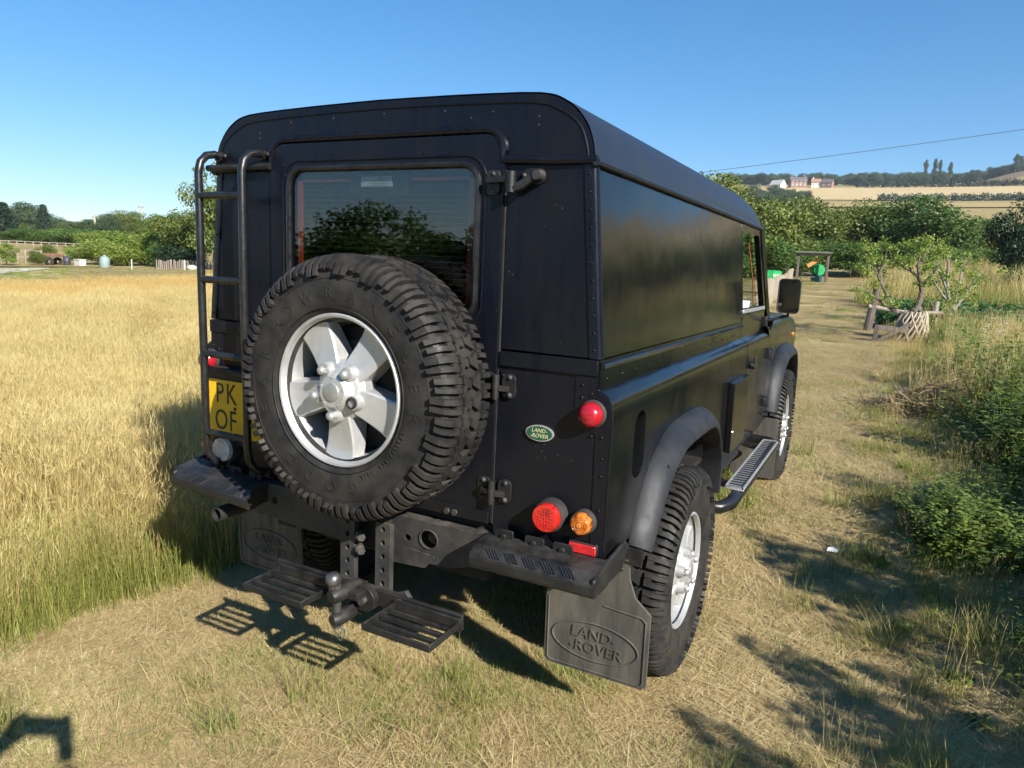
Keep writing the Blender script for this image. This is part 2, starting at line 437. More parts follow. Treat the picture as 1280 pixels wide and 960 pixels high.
# ================================================================ the vehicle
def make_vehicle():
    V = empty('utility_vehicle', (0, 2.1, 0.0))
    tag(V, 'black hard-top off-road utility vehicle with spare wheel on its rear door', 'off-roader')
    YB, YD, YF = 2.06, 2.80, 4.16        # rear of door, front of door, front of wing
    XH, XG, ZJ, ZG = .765, .715, 1.222, 1.752
    # ---------------- roof shell
    ctrl = [(.716,1.762),(.710,1.795),(.694,1.838),(.662,1.880),(.624,1.908),(.578,1.926),(.49,1.935),(.25,1.942),(0,1.945)]
    prof = [(.722,1.738),(.724,1.752)]
    for i in range(len(ctrl)-1):
        p0, p1, p2, p3 = (Vector(ctrl[j]) for j in (max(i-1,0), i, i+1, min(i+2,len(ctrl)-1)))
        for k in range(4 if i < 5 else 2):
            t = k/(4 if i < 5 else 2); w = .5*((2*p1)+(p2-p0)*t+(2*p0-5*p1+4*p2-p3)*t*t+(-p0+3*p1-3*p2+p3)*t**3); prof.append((w.x, w.y))
    prof.append(ctrl[-1])
    full = [(x, z) for x, z in prof] + [(-x, z) for x, z in reversed(prof[:-1])]
    mb = MB(); rows = []
    for y, k in ((-.006,1),(.02,1),(.6,1),(1.3,1),(2.0,1),(2.25,1),(2.42,.97),(2.54,.88),(2.62,.74),(2.68,.52),(2.715,.25),(2.725,.0)):
        rows.append([(x*(1 if k > .3 else .985), y + .0, ZG + (z-ZG)*k if z > ZG else z) for x, z in full])
    mb.loft(rows)
    rows2 = [[(p[0]*.985, p[1]+.012, p[2]-.012 if p[2] > ZG else p[2]) for p in r] for r in rows]
    mb.loft([list(reversed(r)) for r in rows2])
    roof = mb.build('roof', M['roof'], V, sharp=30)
    # roof rear panel, cut round the door head
    outer = [(x*.996, z-.004) for x, z in prof[2:]] + [(-x*.996, z-.004) for x, z in reversed(prof[2:-1])]
    arch = [(-.445,1.752)] + arcpts((-.385,1.776), .060, pi, pi/2, 8) + arcpts((.385,1.776), .060, pi/2, 0, 8) + [(.445,1.752)]
    poly = outer + [(-.712,1.752)] + arch + [(.712,1.752)]
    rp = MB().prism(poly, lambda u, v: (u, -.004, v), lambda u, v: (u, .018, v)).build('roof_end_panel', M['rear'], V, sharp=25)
    # edge bead round the roof end and drip rail over the door
    bead = [(x*.975, -.004, z-.010-.016*sstep(1.84,1.92,z)) for x, z in prof[2:]] + [(-x*.975, -.004, z-.010-.016*sstep(1.84,1.92,z)) for x, z in reversed(prof[2:-1])]
    MB().tube(bead, .0035, 6).build('edge_bead', M['rear'], rp)
    rail = [(-.722,0,1.752),(-.60,-.004,1.752)] + [(x,-.006,z+.006) for x, z in arch] + [(.60,-.004,1.752),(.722,0,1.752)]
    MB().tube(rail, .0125, 8).build('drip_rail', M['rear'], rp)
    b = MB()
    for x, z in ((-.36,1.895),(-.18,1.90),(.02,1.902),(.24,1.898),(-.50,1.868),(-.50,1.852),(.40,1.888),(.545,1.868),(.545,1.846),(.33,1.875)):
        b.dome((x,-.004,z), (0,-1,0), .0042, .0022, 8, 3)
    b.build('rivets', M['black'], rp)['kind'] = 'stuff'
    for s in (1, -1):
        MB().tube([(s*.722,-.01,1.746),(s*.722,1.4,1.746),(s*.72,2.70,1.744)], .011, 8).build('gutter', M['roof'], V)
    # ---------------- rear quarters, upper
    for s in (1, -1):
        q = [(s*.455,ZJ+.003),(s*(XH-.012),ZJ+.003),(s*(XG-.010),1.745),(s*.455,1.745)]
        p = MB().prism(q, lambda u,v:(u,.0,v), lambda u,v:(u,.014,v)).build('rear_upper_panel', M['rear'], V, bevel=.002)
        # corner angle with rivets
        c = MB()
        c.loft([[(s*(XH-.030),-.004,ZJ+.003),(s*(XG-.029),-.004,1.742)],[(s*(XH-.004),-.004,ZJ+.003),(s*(XG-.003),-.004,1.742)],[(s*(XH+.003),.003,ZJ+.003),(s*(XG+.004),.003,1.742)],[(s*(XH+.003),.022,ZJ+.003),(s*(XG+.004),.022,1.742)]])
        co = c.build('corner_angle', M['rear'], V, sharp=50)
        b = MB()
        for k in range(11):
            t = (k+.5)/11; x = s*((XH-.016)*(1-t)+(XG-.015)*t); z = ZJ+.003+t*.515
            b.dome((x,-.004,z),(0,-1,0),.0038,.0022,8,3)
        b.build('rivets', M['rear'], co)['kind'] = 'stuff'
        # upper side panel
        g = []; ny, nz = 24, 8
        for j in range(nz+1):
            t = j/nz
            g.append([(s*((XH)*(1-t)+(XG)*t + .006*sin(pi*t)*sin(pi*i/ny)), .004+(YB-.008)*i/ny, ZJ+.004+t*.516) for i in range(ny+1)])
        g2 = [[(p[0]-s*.014, p[1], p[2]) for p in r] for r in g]
        m = MB().loft(g); m.loft([list(reversed(r)) for r in g2])
        m.build('upper_side_panel', M['side'], V)
        # ---------------- tub side: shoulder and flat
        sh = [(XH,ZJ),(XH+.002,1.196),(XH+.002,1.140),(.781,1.131),(.795,1.122),(.806,1.106),(.811,1.084),(.812,1.058)]
        m = MB().loft([[(s*x, y, z) for x, z in sh] for y in (0, .7, 1.4, YB)])
        shd = m.build('tub_shoulder', M['side'], V, sharp=40)
        MB().tube([(s*(XH+.004),.004,1.205),(s*(XH+.004),1.0,1.205),(s*(XH+.004),YB-.004,1.205)], .0105, 8).build('waist_moulding', M['side'], shd)
        b = MB()
        for k in range(16): b.dome((s*(XH+.002), .06+k*.128, 1.166), (s,0,0), .005, .0035, 8, 3)
        for k in range(8): b.dome((s*(XH+.002), .10+k*.26, 1.185), (s,0,0), .004, .003, 8, 3)
        b.build('rivets', M['side'], shd)['kind'] = 'stuff'
        arch = [(.27,.60),(.34,.70),(.43,.79),(.54,.845),(.66,.868),(.98,.868),(1.10,.845),(1.20,.77),(1.265,.66),(1.285,.52)]
        poly = [(0.0,.652),(.262,.652)] + [(y, z+.02) for y, z in arch[1:-1]] + [(1.30,.52),(YB,.52),(YB,1.058),(0,1.058)]
        slot = rrect(.205,.315,.838,1.048,.05,6)[::-1]
        ts = MB().prism(poly, lambda u,v:(s*.812,u,v), lambda u,v:(s*.798,u,v), holes=[slot] if s > 0 else []).build('tub_side', M['side'], V, sharp=30)
        if s > 0:
            r = MB()
            r.loft([[(.812,u,v) for u,v in slot],[(.765,u*.9+.026,v*.94+.05) for u,v in slot],[(.765,.255,.945)]*1 and [(.765,u*.5+.13,v*.6+.38) for u,v in slot]], closed=True)
            r.build('filler_recess', M['side'], ts)
            MB().obox((.800,.262,.856),(.010,0,0),(0,.036,0),(.008,0,.012)).build('recess_lip', M['side'], ts)
        # wheel-arch liner
        ln = MB().loft([[(s*.80,y,z+.015) for y,z in arch],[(s*.50,y,z+.03) for y,z in arch],[(s*.49,.78,.50)]*len(arch)])
        ln.build('wheel_arch_liner', M['dark'], ts)
        # flare
        def flare(path, name, ysh=0, zsh=0):
            P = [Vector((y+ysh, z+zsh)) for y, z in path]; n = len(P)
            # resample smoothly
            S = []
            for i in range(n-1):
                p0, p1, p2, p3 = P[max(i-1,0)], P[i], P[i+1], P[min(i+2,n-1)]
                for k in range(4):
                    t = k/4; S.append(.5*((2*p1)+(-p0+p2)*t+(2*p0-5*p1+4*p2-p3)*t*t+(-p0+3*p1-3*p2+p3)*t**3))
            S.append(P[-1]); rows = []
            for i, p in enumerate(S):
                d = (S[min(i+1,len(S)-1)]-S[max(i-1,0)]).normalized(); nn = Vector((-d.y, d.x))
                u = i/(len(S)-1); k = .62 + .38*sin(pi*min(1,max(0,u))) ** .6
                pr = [(.078,.811),(.077,.819),(.070,.836),(.054,.858),(.034,.876),(.008,.884),(0,.880),(-.002,.868),(.004,.80)]
                rows.append([(s*(.811+(x-.811)*(.75+.25*k)), p.x+nn.x*o*k, p.y+nn.y*o*k) for o, x in pr])
            return MB().loft(rows).build(name, M['plastic'], V, sharp=38)
        fl = flare(arch, 'rear_wheel_flare')
        b = MB()
        for i in (2, 5, 7): b.dome((s*.868, arch[i][0], arch[i][1]+.052), (s*.6,0,.8), .006, .004, 8, 3)
        b.build('flare_screw', M['black'], fl)['kind'] = 'stuff'
        farch = [(y+2.71, z+.075) for y, z in ((.30,.52),(.36,.68),(.45,.78),(.56,.83),(.68,.848),(.98,.848),(1.09,.82),(1.18,.74),(1.24,.64),(1.265,.50))]
        flare(farch, 'front_wheel_flare')
        # ---------------- door
        D = MB().loft([[(s*(x+.001), y, z) for x, z in [(XH,1.262),(XH,1.24)]+sh[2:]+[(.812,.56),(.80,.535)]] for y in (YB+.009, 2.3, 2.55, YD-.005)]).build('door', M['side'], V, sharp=40)
        hd = MB(); hd.box(s*.814,s*.828,2.14,2.26,.985,1.005); hd.cyl((s*.812,2.20,.985),(s*.835,2.20,.985),.018,n=12); hd.box(s*.826,s*.838,2.185,2.215,.985,1.035)
        hd.build('door_handle', M['black'], D, bevel=.003)
        for z in (.70,1.0):
            h = MB(); h.box(s*.808,s*.830,YD-.045,YD+.055,z-.026,z+.026); h.cyl((s*.832,YD+.004,z-.034),(s*.832,YD+.004,z+.034),.011,n=10)
            h.build('door_hinge', M['black'], D, bevel=.003)
        # window frame of the door (opening follows the windscreen slope)
        def side_pt(u, v):
            t = (v-ZJ)/.52
            return (s*(XH*(1-t)+XG*t), u, v)
        fr = [(YB+.010,1.262),(2.86,1.262),(2.64,1.742),(YB+.010,1.742)]
        op = [(YB+.045,1.292),(2.795,1.292),(2.618,1.695),(YB+.045,1.695)]
        MB().prism(fr, side_pt, lambda u,v: tuple(Vector(side_pt(u,v))-Vector((s*.026,0,0))), holes=[op[::-1]]).build('door_window_frame', M['side'], D, bevel=.002)
        MB().prism(op, lambda u,v: tuple(Vector(side_pt(u,v))-Vector((s*.012,0,0))), lambda u,v: tuple(Vector(side_pt(u,v))-Vector((s*.015,0,0)))).build('door_glass', M['glass'], D) if s < 0 else None
        MB().box(min(s*.735,s*.766),max(s*.735,s*.766),YB+.03,2.80,1.268,1.288).build('window_sill', M['alloyd'], D, bevel=.003)
        # windscreen pillar
        MB().beam((s*.745,2.98,1.20),(s*.70,2.70,1.75),.05,.06).build('windscreen_pillar', M['side'], V, bevel=.006)
        # ---------------- front wing
        wl = [(.55,1.215),(.70,1.205),(XH,1.185),(.789,1.165),(.803,1.130),(.811,1.09),(.812,1.06)]
        W = MB().loft([[(s*x,y,z-(.0 if y < 3.9 else .02)) for x,z in wl] for y in (YD+.006,3.2,3.7,4.06,YF)] )
        fpoly = [(YD+.006,.56)] + [(3.0,.56)] + [(y,z+.02) for y,z in farch[1:-1]] + [(4.0,.62),(YF,.64),(YF,1.06),(YD+.006,1.06)]
        W.prism(fpoly, lambda u,v:(s*.812,u,v), lambda u,v:(s*.80,u,v))
        W.prism([(.40,.62),(.812,.62),(.812,1.06)]+[(x,z-.02) for x,z in reversed(wl[:-1])]+[(.40,1.195)], lambda u,v:(s*u,YF,v), lambda u,v:(s*u,YF-.012,v))
        wing = W.build('front_wing', M['side'], V, sharp=40)
        MB().loft([[(s*.80,y,z+.015) for y,z in farch],[(s*.50,y,z+.03) for y,z in farch],[(s*.49,3.5,.55)]*len(farch)]).build('wheel_arch_liner', M['dark'], wing)
        MB().dome((s*.812,3.98,1.045),(s,0,0),.017,.014,12,4).build('side_repeater', M['amber'], wing)
        # mirror on its arm
        a = MB().tube([(s*.765,2.80,1.20),(s*.80,2.81,1.205),(s*.85,2.84,1.222),(s*.895,2.85,1.235),(s*.897,2.85,1.27)], .010, 8)
        a.box(min(s*.745,s*.785),max(s*.745,s*.785),2.76,2.84,1.165,1.225)
        arm = a.build('mirror_arm', M['gloss'], V, bevel=.003)
        o = rrect(.832,.958,1.252,1.458,.024,5)
        h = MB().loft([[(s*x,2.812,z) for x,z in o],[(s*x,2.822,z) for x,z in o],[(s*((x-.895)*.98+.895),2.86,(z-1.355)*.98+1.355) for x,z in o],[(s*((x-.895)*.80+.895),2.885,(z-1.355)*.85+1.355) for x,z in o],[(s*((x-.895)*.2+.895),2.893,(z-1.355)*.2+1.355) for x,z in o]], closed=True)
        hs = h.build('door_mirror', M['gloss'], V, sharp=50)
        o2 = rrect(.838,.952,1.258,1.452,.02,5)
        MB().prism(o2, lambda x,z:(s*x,2.818,z), lambda x,z:(s*x,2.826,z)).build('mirror_glass', M['mirror'], hs)
        MB().tube([(s*x,2.812,z) for x,z in rrect(.834,.956,1.254,1.456,.022,5)], .004, 6, closed=True).build('mirror_rim', M['plastic'], hs)
        # locker cover on the side (vent box)
        bx = MB().prism([(1.64,.62),(2.00,.62),(2.00,.965),(1.62,.965)], lambda u,v:(s*.812,u,v), lambda u,v:(s*.842,u,v-.004)).build('side_locker', M['side'], V, bevel=.004)
        MB().dome((s*.840,1.66,.72),(s,0,0),.012,.010,10,3).build('locker_lock', M['chrome'], bx)
        # ---------------- side step
        z = .462; st = MB()
        st.tube([(s*.62,1.36,z-.045),(s*.78,1.36,z-.042),(s*.865,1.385,z-.036),(s*.90,1.45,z-.030),(s*.902,1.62,z-.028),(s*.905,2.6,z-.022),(s*.905,2.78,z-.022),(s*.87,2.86,z-.024),(s*.78,2.885,z-.026),(s*.62,2.89,z-.026)], .030, 12)
        for y in (1.72,2.62): st.tube([(s*.50,y,.50),(s*.74,y,.46),(s*.89,y,z-.03)], .020, 8)
        sb = st.build('side_step', M['gloss'], V)
        tr = MB(); tr.box(*sorted((s*.838,s*.932)),1.58,2.76,z-.002,z+.004)
        trd = tr.build('step_tread', M['alloyd'], sb, bevel=.002)
        base_slat = MB().box(-.034,.034,-.0085,.0085,0,.0035).mesh('slat', M['plastic'])
        rub = MB(); rub.box(*sorted((s*.842,s*.928)),1.59,1.60,z+.004,z+.012); rub.box(*sorted((s*.842,s*.928)),2.74,2.75,z+.004,z+.012)
        for xx in (.842,.923): rub.box(*sorted((s*xx,s*(xx+.005))),1.59,2.75,z+.004,z+.012)
        rub.build('tread_rim', M['alloyd'], trd)
        if s > 0:
            nsl = 26
            for k in range(nsl): inst('tread_slat', base_slat, Matrix.Translation((.885,1.62+k*(1.10/(nsl-1)),z+.003)), trd)
        # sill
        MB().prism([(.80,.60),(.80,.53),(.73,.44),(.60,.44),(.60,.60)], lambda u,v:(s*u,1.36,v+.02), lambda u,v:(s*u,2.95,v+.02)).build('sill', M['side'], V, bevel=.004)
        # front mudflap behind the front wheel
        MB().prism(rrect(.62,.895,.16,.56,.02,4), lambda u,v:(s*u,2.99,v), lambda u,v:(s*u,3.0,v)).build('front_mudflap', M['flap'], V)
        # ---------------- rear tub end panel
        sh2 = [(.455,.662),(.808,.662),(.810,1.058)] + [(x-.002,zz) for x,zz in reversed(sh[:-1])] + [(.455,ZJ-.002)]
        ep = MB().prism([(s*u,v) for u,v in sh2], lambda u,v:(u,-.002,v), lambda u,v:(u,.016,v)).build('tub_end_panel', M['rear'], V, sharp=25)
        MB().box(*sorted((s*.457,s*.763)),-.010,-.002,1.178,1.221).build('capping_strip', M['rear'], ep, bevel=.002)
        MB().prism([(s*u,v) for u,v in ((.700,1.176),(.760,1.176),(.762,1.13),(.80,1.10),(.806,1.05),(.806,.667),(.772,.667),(.768,1.01),(.748,1.03),(.700,1.03))], lambda u,v:(u,-.0055,v), lambda u,v:(u,-.002,v)).build('corner_plate', M['rear'], ep, sharp=25)
        MB().tube([(s*.8105,.004,.66),(s*.8105,.004,1.06),(s*.807,.004,1.095),(s*.796,.004,1.12),(s*.766,.004,1.14)], .0045, 6).build('corner_seam', M['side'], ep)
        b = MB()
        for x,zz in ((.47,1.20),(.53,1.19),(.70,1.198),(.47,1.150),(.72,1.150),(.72,1.115),(.748,1.128),(.79,.95),(.79,.90),(.79,.80),(.79,.70),(.755,1.01),(.785,1.01),(.70,.70),(.60,.68),(.50,.68)):
            b.dome((s*x,-.006,zz),(0,-1,0),.0045,.003,8,3)
        b.build('rivets', M['rear'], ep)['kind'] = 'stuff'
        if s > 0:
            MB().prism([(.462,1.162),(.535,1.162),(.505,1.085),(.495,1.080),(.462,1.080)], lambda u,v:(u,-.006,v), lambda u,v:(u,-.002,v)).build('hinge_backing_plate', M['rear'], ep)
    # bonnet, bulkhead, windscreen, front, floor
    bn = MB().loft([[(x,y,z) for x,z in ((-.56,zz-.03),(-.52,zz),(-.3,zz+.015),(0,zz+.02),(.3,zz+.015),(.52,zz),(.56,zz-.03))] for y,zz in ((2.98,1.225),(3.4,1.215),(3.95,1.19),(4.10,1.165),(4.13,1.08))])
    bn.build('bonnet', M['side'], V, sharp=40)
    MB().box(-.56,.56,4.08,4.12,.62,1.10).build('grille', M['black'], V, bevel=.004)
    MB().box(-.80,.80,4.20,4.32,.52,.66).build('front_bumper', M['black'], V, bevel=.01)
    MB().box(-.80,.80,2.92,2.98,.55,1.21).build('bulkhead', M['dark'], V)
    MB().prism([(-.70,0),(.70,0),(.66,1),(-.66,1)], lambda u,v:(u,2.975-.275*v,1.215+.515*v), lambda u,v:(u,2.971-.275*v,1.213+.515*v)).build('windscreen', M['glass'], V)
    MB().beam((0,2.97,1.21),(0,2.70,1.735),.03,.03).build('windscreen_bar', M['black'], V)
    MB().box(-.79,.79,.02,3.0,.655,.675).build('floor_pan', M['dark'], V)
    MB().prism([(-.755,.68),(.755,.68),(.755,1.22),(.70,1.74),(.55,1.88),(-.55,1.88),(-.70,1.74),(-.755,1.22)], lambda u,v:(u,1.975,v), lambda u,v:(u,1.99,v)).build('cargo_partition', M['dark'], V)
    for x in (-.42,.42):
        st = MB().box(x-.24,x+.24,2.10,2.20,.80,1.28); st.box(x-.24,x+.24,2.16,2.62,.72,.86); st.box(x-.13,x+.13,2.08,2.16,1.30,1.47)
        st.build('seat', M['dark'], V, bevel=.03)
    cen=(.38,2.58,1.24); ax=Vector((0,-.75,.66)).normalized(); a1=Vector((1,0,0)); a2=ax.cross(a1)
    sw = MB().tube([tuple(Vector(cen)+a1*(.19*cos(t*pi/12))+a2*(.19*sin(t*pi/12))) for t in range(24)], .014, 8, closed=True)
    sw.cyl(Vector(cen), Vector(cen)-ax*.35, .02); sw.beam(Vector(cen)-a1*.18, Vector(cen)+a1*.18, .03, .012, ax)
    sw.build('steering_wheel', M['black'], V)
    MB().box(-.70,.70,2.80,2.95,1.06,1.20).build('dashboard', M['dark'], V, bevel=.02)
    MB().prism([(0,0),(.20,0),(.20,.14),(0,.14)], lambda u,v:(.50+u,2.60+v*.3,1.235+v*.6), lambda u,v:(.50+u,2.603+v*.3,1.233+v*.6)).build('papers', M['white'], V)
    MB().tube([(.655,2.62,1.70),(.69,2.72,1.45),(.70,2.76,1.29)], .0035, 6).build('door_seal', M['orange'], V)

    # ---------------- rear door
    dout = rrect(-.445,.449,.690,1.828,.02,7,rs=(.012,.012,.060,.060))
    win = rrect(-.352,.358,1.318,1.738,.05,7)
    door = MB().prism(dout, lambda u,v:(u,-.012,v), lambda u,v:(u,.020,v), holes=[win[::-1]]).build('rear_door', M['rear'], V, bevel=.003, sharp=30)
    def ringtube(x0,x1,z0,z1,r,y,rad,name,mat,par):
        return MB().tube([(x,y,z) for x,z in rrect(x0,x1,z0,z1,r,6)], rad, 8, closed=True).build(name, mat, par)
    ringtube(-.362,.368,1.308,1.748,.056,-.013,.0095,'window_rubber',M['gloss'],door)
    ringtube(-.385,.391,1.288,1.772,.065,-.0125,.004,'pressed_bead',M['rear'],door)
    gl = MB().prism(rrect(-.352,.358,1.318,1.738,.05,7), lambda u,v:(u,-.006,v), lambda u,v:(u,-.001,v)).build('rear_window', M['tint'], door)
    rs = MB()
    rs.box(-.338,-.320,.004,.010,1.33,1.71); rs.box(.326,.344,.004,.010,1.33,1.71); rs.box(-.32,-.12,.004,.010,1.708,1.716); rs.box(.12,.326,.004,.010,1.708,1.716)
    rs.build('red_seal', M['redseal'], gl)['kind'] = 'stuff'
    hm = MB()
    for k in range(22): hm.box(-.315,.32,.0045,.0055,1.335+k*.0165,1.3360+k*.0165)
    hm.build('heater_wires', M['rust'], gl)['kind'] = 'stuff'
    sl_ = MB().box(-.128,.098,.012,.06,1.662,1.735).build('stop_lamp', M['black'], gl, bevel=.008)
    MB().box(-.075,.045,.008,.0125,1.690,1.722).build('stop_lamp_lens', M['clear'], door)
    MB().box(.448,.4535,-.001,.012,.690,1.75).build('door_gap_seal', M['rubber'], door)
    MB().box(-.44,.445,-.018,-.012,.692,.730).build('door_foot_strip', M['rear'], door, bevel=.002)
    b = MB()
    for x in (.300,.328): b.cyl((x,-.018,.706),(x,-.026,.706),.010,n=6)
    b.build('door_bolt', M['steel'], door)['kind'] = 'stuff'
    # door hinges: leaf on door, knuckle, leaf on body
    for zc in (1.118,.800):
        h = MB()
        h.prism(rrect(.405,.447,zc-.034,zc+.038,.016,4), lambda u,v:(u,-.017,v), lambda u,v:(u,-.011,v))
        h.prism(rrect(.470,.515,zc-.034,zc+.038,.018,4), lambda u,v:(u,-.012,v), lambda u,v:(u,-.002,v))
        h.beam((.425,-.022,zc+.002),(.46,-.030,zc),.012,.024,(0,1,0)); h.beam((.46,-.030,zc-.004),(.498,-.016,zc-.004),.014,.022,(0,1,0))
        hg = h.build('rear_door_hinge', M['black'], V, bevel=.002)
        MB().cyl((.460,-.032,zc-.036),(.460,-.032,zc+.036),.0115,n=12).build('hinge_pin', M['black'], hg)
        b = MB()
        for x,y in ((.424,-.017),(.496,-.012)):
            for dz in (-.024,.028): b.dome((x,y,zc+dz),(0,-1,0),.0085,.007,10,3)
        b.build('hinge_bolts', M['steel'], hg)['kind'] = 'stuff'
    h = MB()  # top hinge with long arm
    h.prism(rrect(.398,.440,1.662,1.728,.012,4), lambda u,v:(u,-.020,v), lambda u,v:(u,-.012,v))
    h.beam((.405,-.026,1.700),(.480,-.034,1.702),.016,.022,(0,1,0)); h.cyl((.484,-.036,1.665),(.484,-.036,1.722),.014,n=12)
    h.tube([(.484,-.034,1.676),(.512,-.028,1.684),(.535,-.020,1.702),(.556,-.012,1.712)], [.014,.014,.013,.015], 8)
    h.prism(rrect(.505,.575,1.690,1.732,.018,4), lambda u,v:(u,-.010,v), lambda u,v:(u,.0,v))
    th = h.build('rear_door_hinge', M['black'], V, bevel=.002)
    b = MB()
    for x,z in ((.419,1.718),(.419,1.672),(.516,1.712)): b.dome((x,-.018,z),(0,-1,0),.0075,.006,10,3)
    b.build('hinge_bolts', M['steel'], th)['kind'] = 'stuff'
    MB().cyl((.560,-.008,1.712),(.560,-.034,1.712),.016,.013,n=12).build('hinge_pivot', M['steel'], th)

    # ---------------- wheels
    tyre_me, parts = make_wheel_meshes()
    def wheel(name, Mx, tmesh=tyre_me, missing_nut=None, tsc=Matrix.Identity(4)):
        w = inst(name, parts['rim'], Mx, V)
        inst('tyre', tmesh, Mx @ tsc, w)
        for k in range(5):
            inst('spoke', parts['spoke'], Mx @ Matrix.Rotation(2*pi*k/5, 4, 'Z'), w)
            if k != missing_nut: inst('wheel_nut', parts['nut'], Mx @ Matrix.Rotation(2*pi*k/5, 4, 'Z'), w)
            else: inst('locking_nut', parts['locknut'], Mx @ Matrix.Rotation(2*pi*k/5, 4, 'Z'), w)
        inst('hub', parts['hub'], Mx, w); inst('centre_cap', parts['cap'], Mx, w); inst('brake_shade_disc', parts['disc'], Mx, w)
        return w
    def basis(out, up, o):
        out, up = Vector(out).normalized(), Vector(up).normalized(); x = up.cross(out)
        return Matrix(((x.x,up.x,out.x,o[0]),(x.y,up.y,out.y,o[1]),(x.z,up.z,out.z,o[2]),(0,0,0,1)))
    # spare: outward = -y
    SPX, SPZ, SPY = .073, 1.090, -.158
    Ms = basis((0,-1,0),(0,0,1),(SPX,SPY,SPZ)) @ Matrix.Rotation(radians(51), 4, 'Z')
    TS = Matrix.Diagonal((.975,.975,.91,1))
    sw = wheel('spare_wheel', Ms, missing_nut=4, tsc=TS)
    sw['label'] = 'spare wheel with chunky off-road tyre bolted to the rear door'
    tb = MB()
    def ring_text(txt, rad, size, a0, a1, depth=.0030, flip=False):
        n = len(txt)
        for i, ch in enumerate(txt):
            if ch == ' ': continue
            a = a0 + (a1-a0)*(i/(n-1) if n > 1 else 0)
            g = text_mb(ch, size, depth)
            R = Matrix.Rotation(a - pi/2, 4, 'Z') @ Matrix.Translation((0,rad,.1318)) 
            tb.add([tuple(R @ Vector(v)) for v in g.v], g.f)
    # angles are in the wheel's own frame (text tops outward)
    off = radians(-51)
    ring_text('WRANGLER', .287, .051, radians(112)+off, radians(-8)+off)
    ring_text('GOODYEAR', .287, .051, radians(285)+off, radians(163)+off)
    ring_text('LT265/75R16  MT/R', .262, .018, radians(-20)+off, radians(-66)+off)
    tb.tube([(.285*cos(radians(133)+off)+.036*cos(t)*(-sin(radians(133)+off))+.019*sin(t)*cos(radians(133)+off), .285*sin(radians(133)+off)+.036*cos(t)*cos(radians(133)+off)+.019*sin(t)*sin(radians(133)+off), .1325) for t in [2*pi*k/28 for k in range(28)]], .0016, 5, closed=True)
    for rr in (.246,.330): tb.lathe([(rr-.0012,.129 if rr < .3 else .1265),(rr,.1325 if rr < .3 else .1305),(rr+.0012,.129 if rr < .3 else .1265)], n=96)
    tl = tb.mesh('lettering', M['tyre'], recalc=True)
    inst('sidewall_lettering', tl, Ms @ TS, sw)
    # carrier
    MB().cyl((SPX,-.012,SPZ),(SPX,-.12,SPZ),.085,n=20).box(SPX-.2,SPX+.2,-.035,-.012,SPZ-.03,SPZ+.03).build('spare_wheel_carrier', M['black'], V, bevel=.004)
    for s in (1,-1):
        R_ = wheel('rear_wheel', basis((s,0,0),(0,0,1),(s*.755,.80,.345)) @ Matrix.Rotation(radians(20*s), 4, 'Z'))
        F_ = wheel('front_wheel', basis((s,0,0),(0,0,1),(s*.755,3.50,.428)) @ Matrix.Rotation(radians(47), 4, 'Z'))

    # ---------------- chassis and underside
    ch = MB()
    for s in (1,-1):
        ch.box(*sorted((s*.36,s*.44)),.0,4.1,.50,.60)
        ch.tube([(s*.50,.80+.06*cos(t*.9),.36+t*.0125) for t in range(16)], .014, 6)
    ch.tube([(-.72,.80,.345),(-.2,.80,.345),(.0,.80,.345),(.72,.80,.345)], .045, 12); ch.ball((.12,.80,.345),.13)
    ch.tube([(-.72,3.5,.428),(.72,3.5,.428)], .045, 12); ch.ball((.25,3.5,.428),.13)
    ch.cyl((.12,.9,.36),(.12,2.4,.48),.03); ch.box(-.35,.35,.15,.62,.42,.64); ch.box(-.30,.30,2.0,3.0,.36,.62)
    ch.build('chassis', M['dark'], V, bevel=.006)
    hole = [(.245+.033*cos(t),.604+.030*sin(t)) for t in [2*pi*k/24 for k in range(24)]][::-1]
    hole2 = [(.163+.013*cos(t),.592+.011*sin(t)) for t in [2*pi*k/14 for k in range(14)]][::-1]
    hole3 = [(-.42+.014*cos(t),.600+.014*sin(t)) for t in [2*pi*k/14 for k in range(14)]][::-1]
    cmp_ = [(-.50,.545),(-.36,.53),(-.30,.525),(.32,.525),(.42,.555),(.60,.600),(.80,.605),(.80,.655),(-.80,.655),(-.80,.605),(-.60,.60)]
    cm = MB().prism(cmp_, lambda u,v:(u,-.034,v), lambda u,v:(u,-.028,v), holes=[hole,hole2,hole3])
    cm.box(-.80,.80,-.034,.07,.655,.659)
    xm = cm.build('rear_crossmember', M['steel'], V, sharp=25)
    MB().box(-.6,.6,.02,.03,.53,.65).build('crossmember_back', M['dark'], xm)
    MB().dome((.245,.012,.603),(0,-1,0),.026,.034,14,5).build('jacking_plug', M['steel'], xm)
    MB().tube([(.245+.034*cos(t),-.036,.604+.031*sin(t)) for t in [2*pi*k/24 for k in range(24)]], .003, 6, closed=True).build('hole_rim', M['steel'], xm)
    MB().prism([(.10,.565),(.27,.555),(.27,.545),(.235,.508),(.10,.50)], lambda u,v:(u,-.042,v), lambda u,v:(u,-.036,v)).build('tow_bracket_plate', M['steel'], xm, bevel=.001)
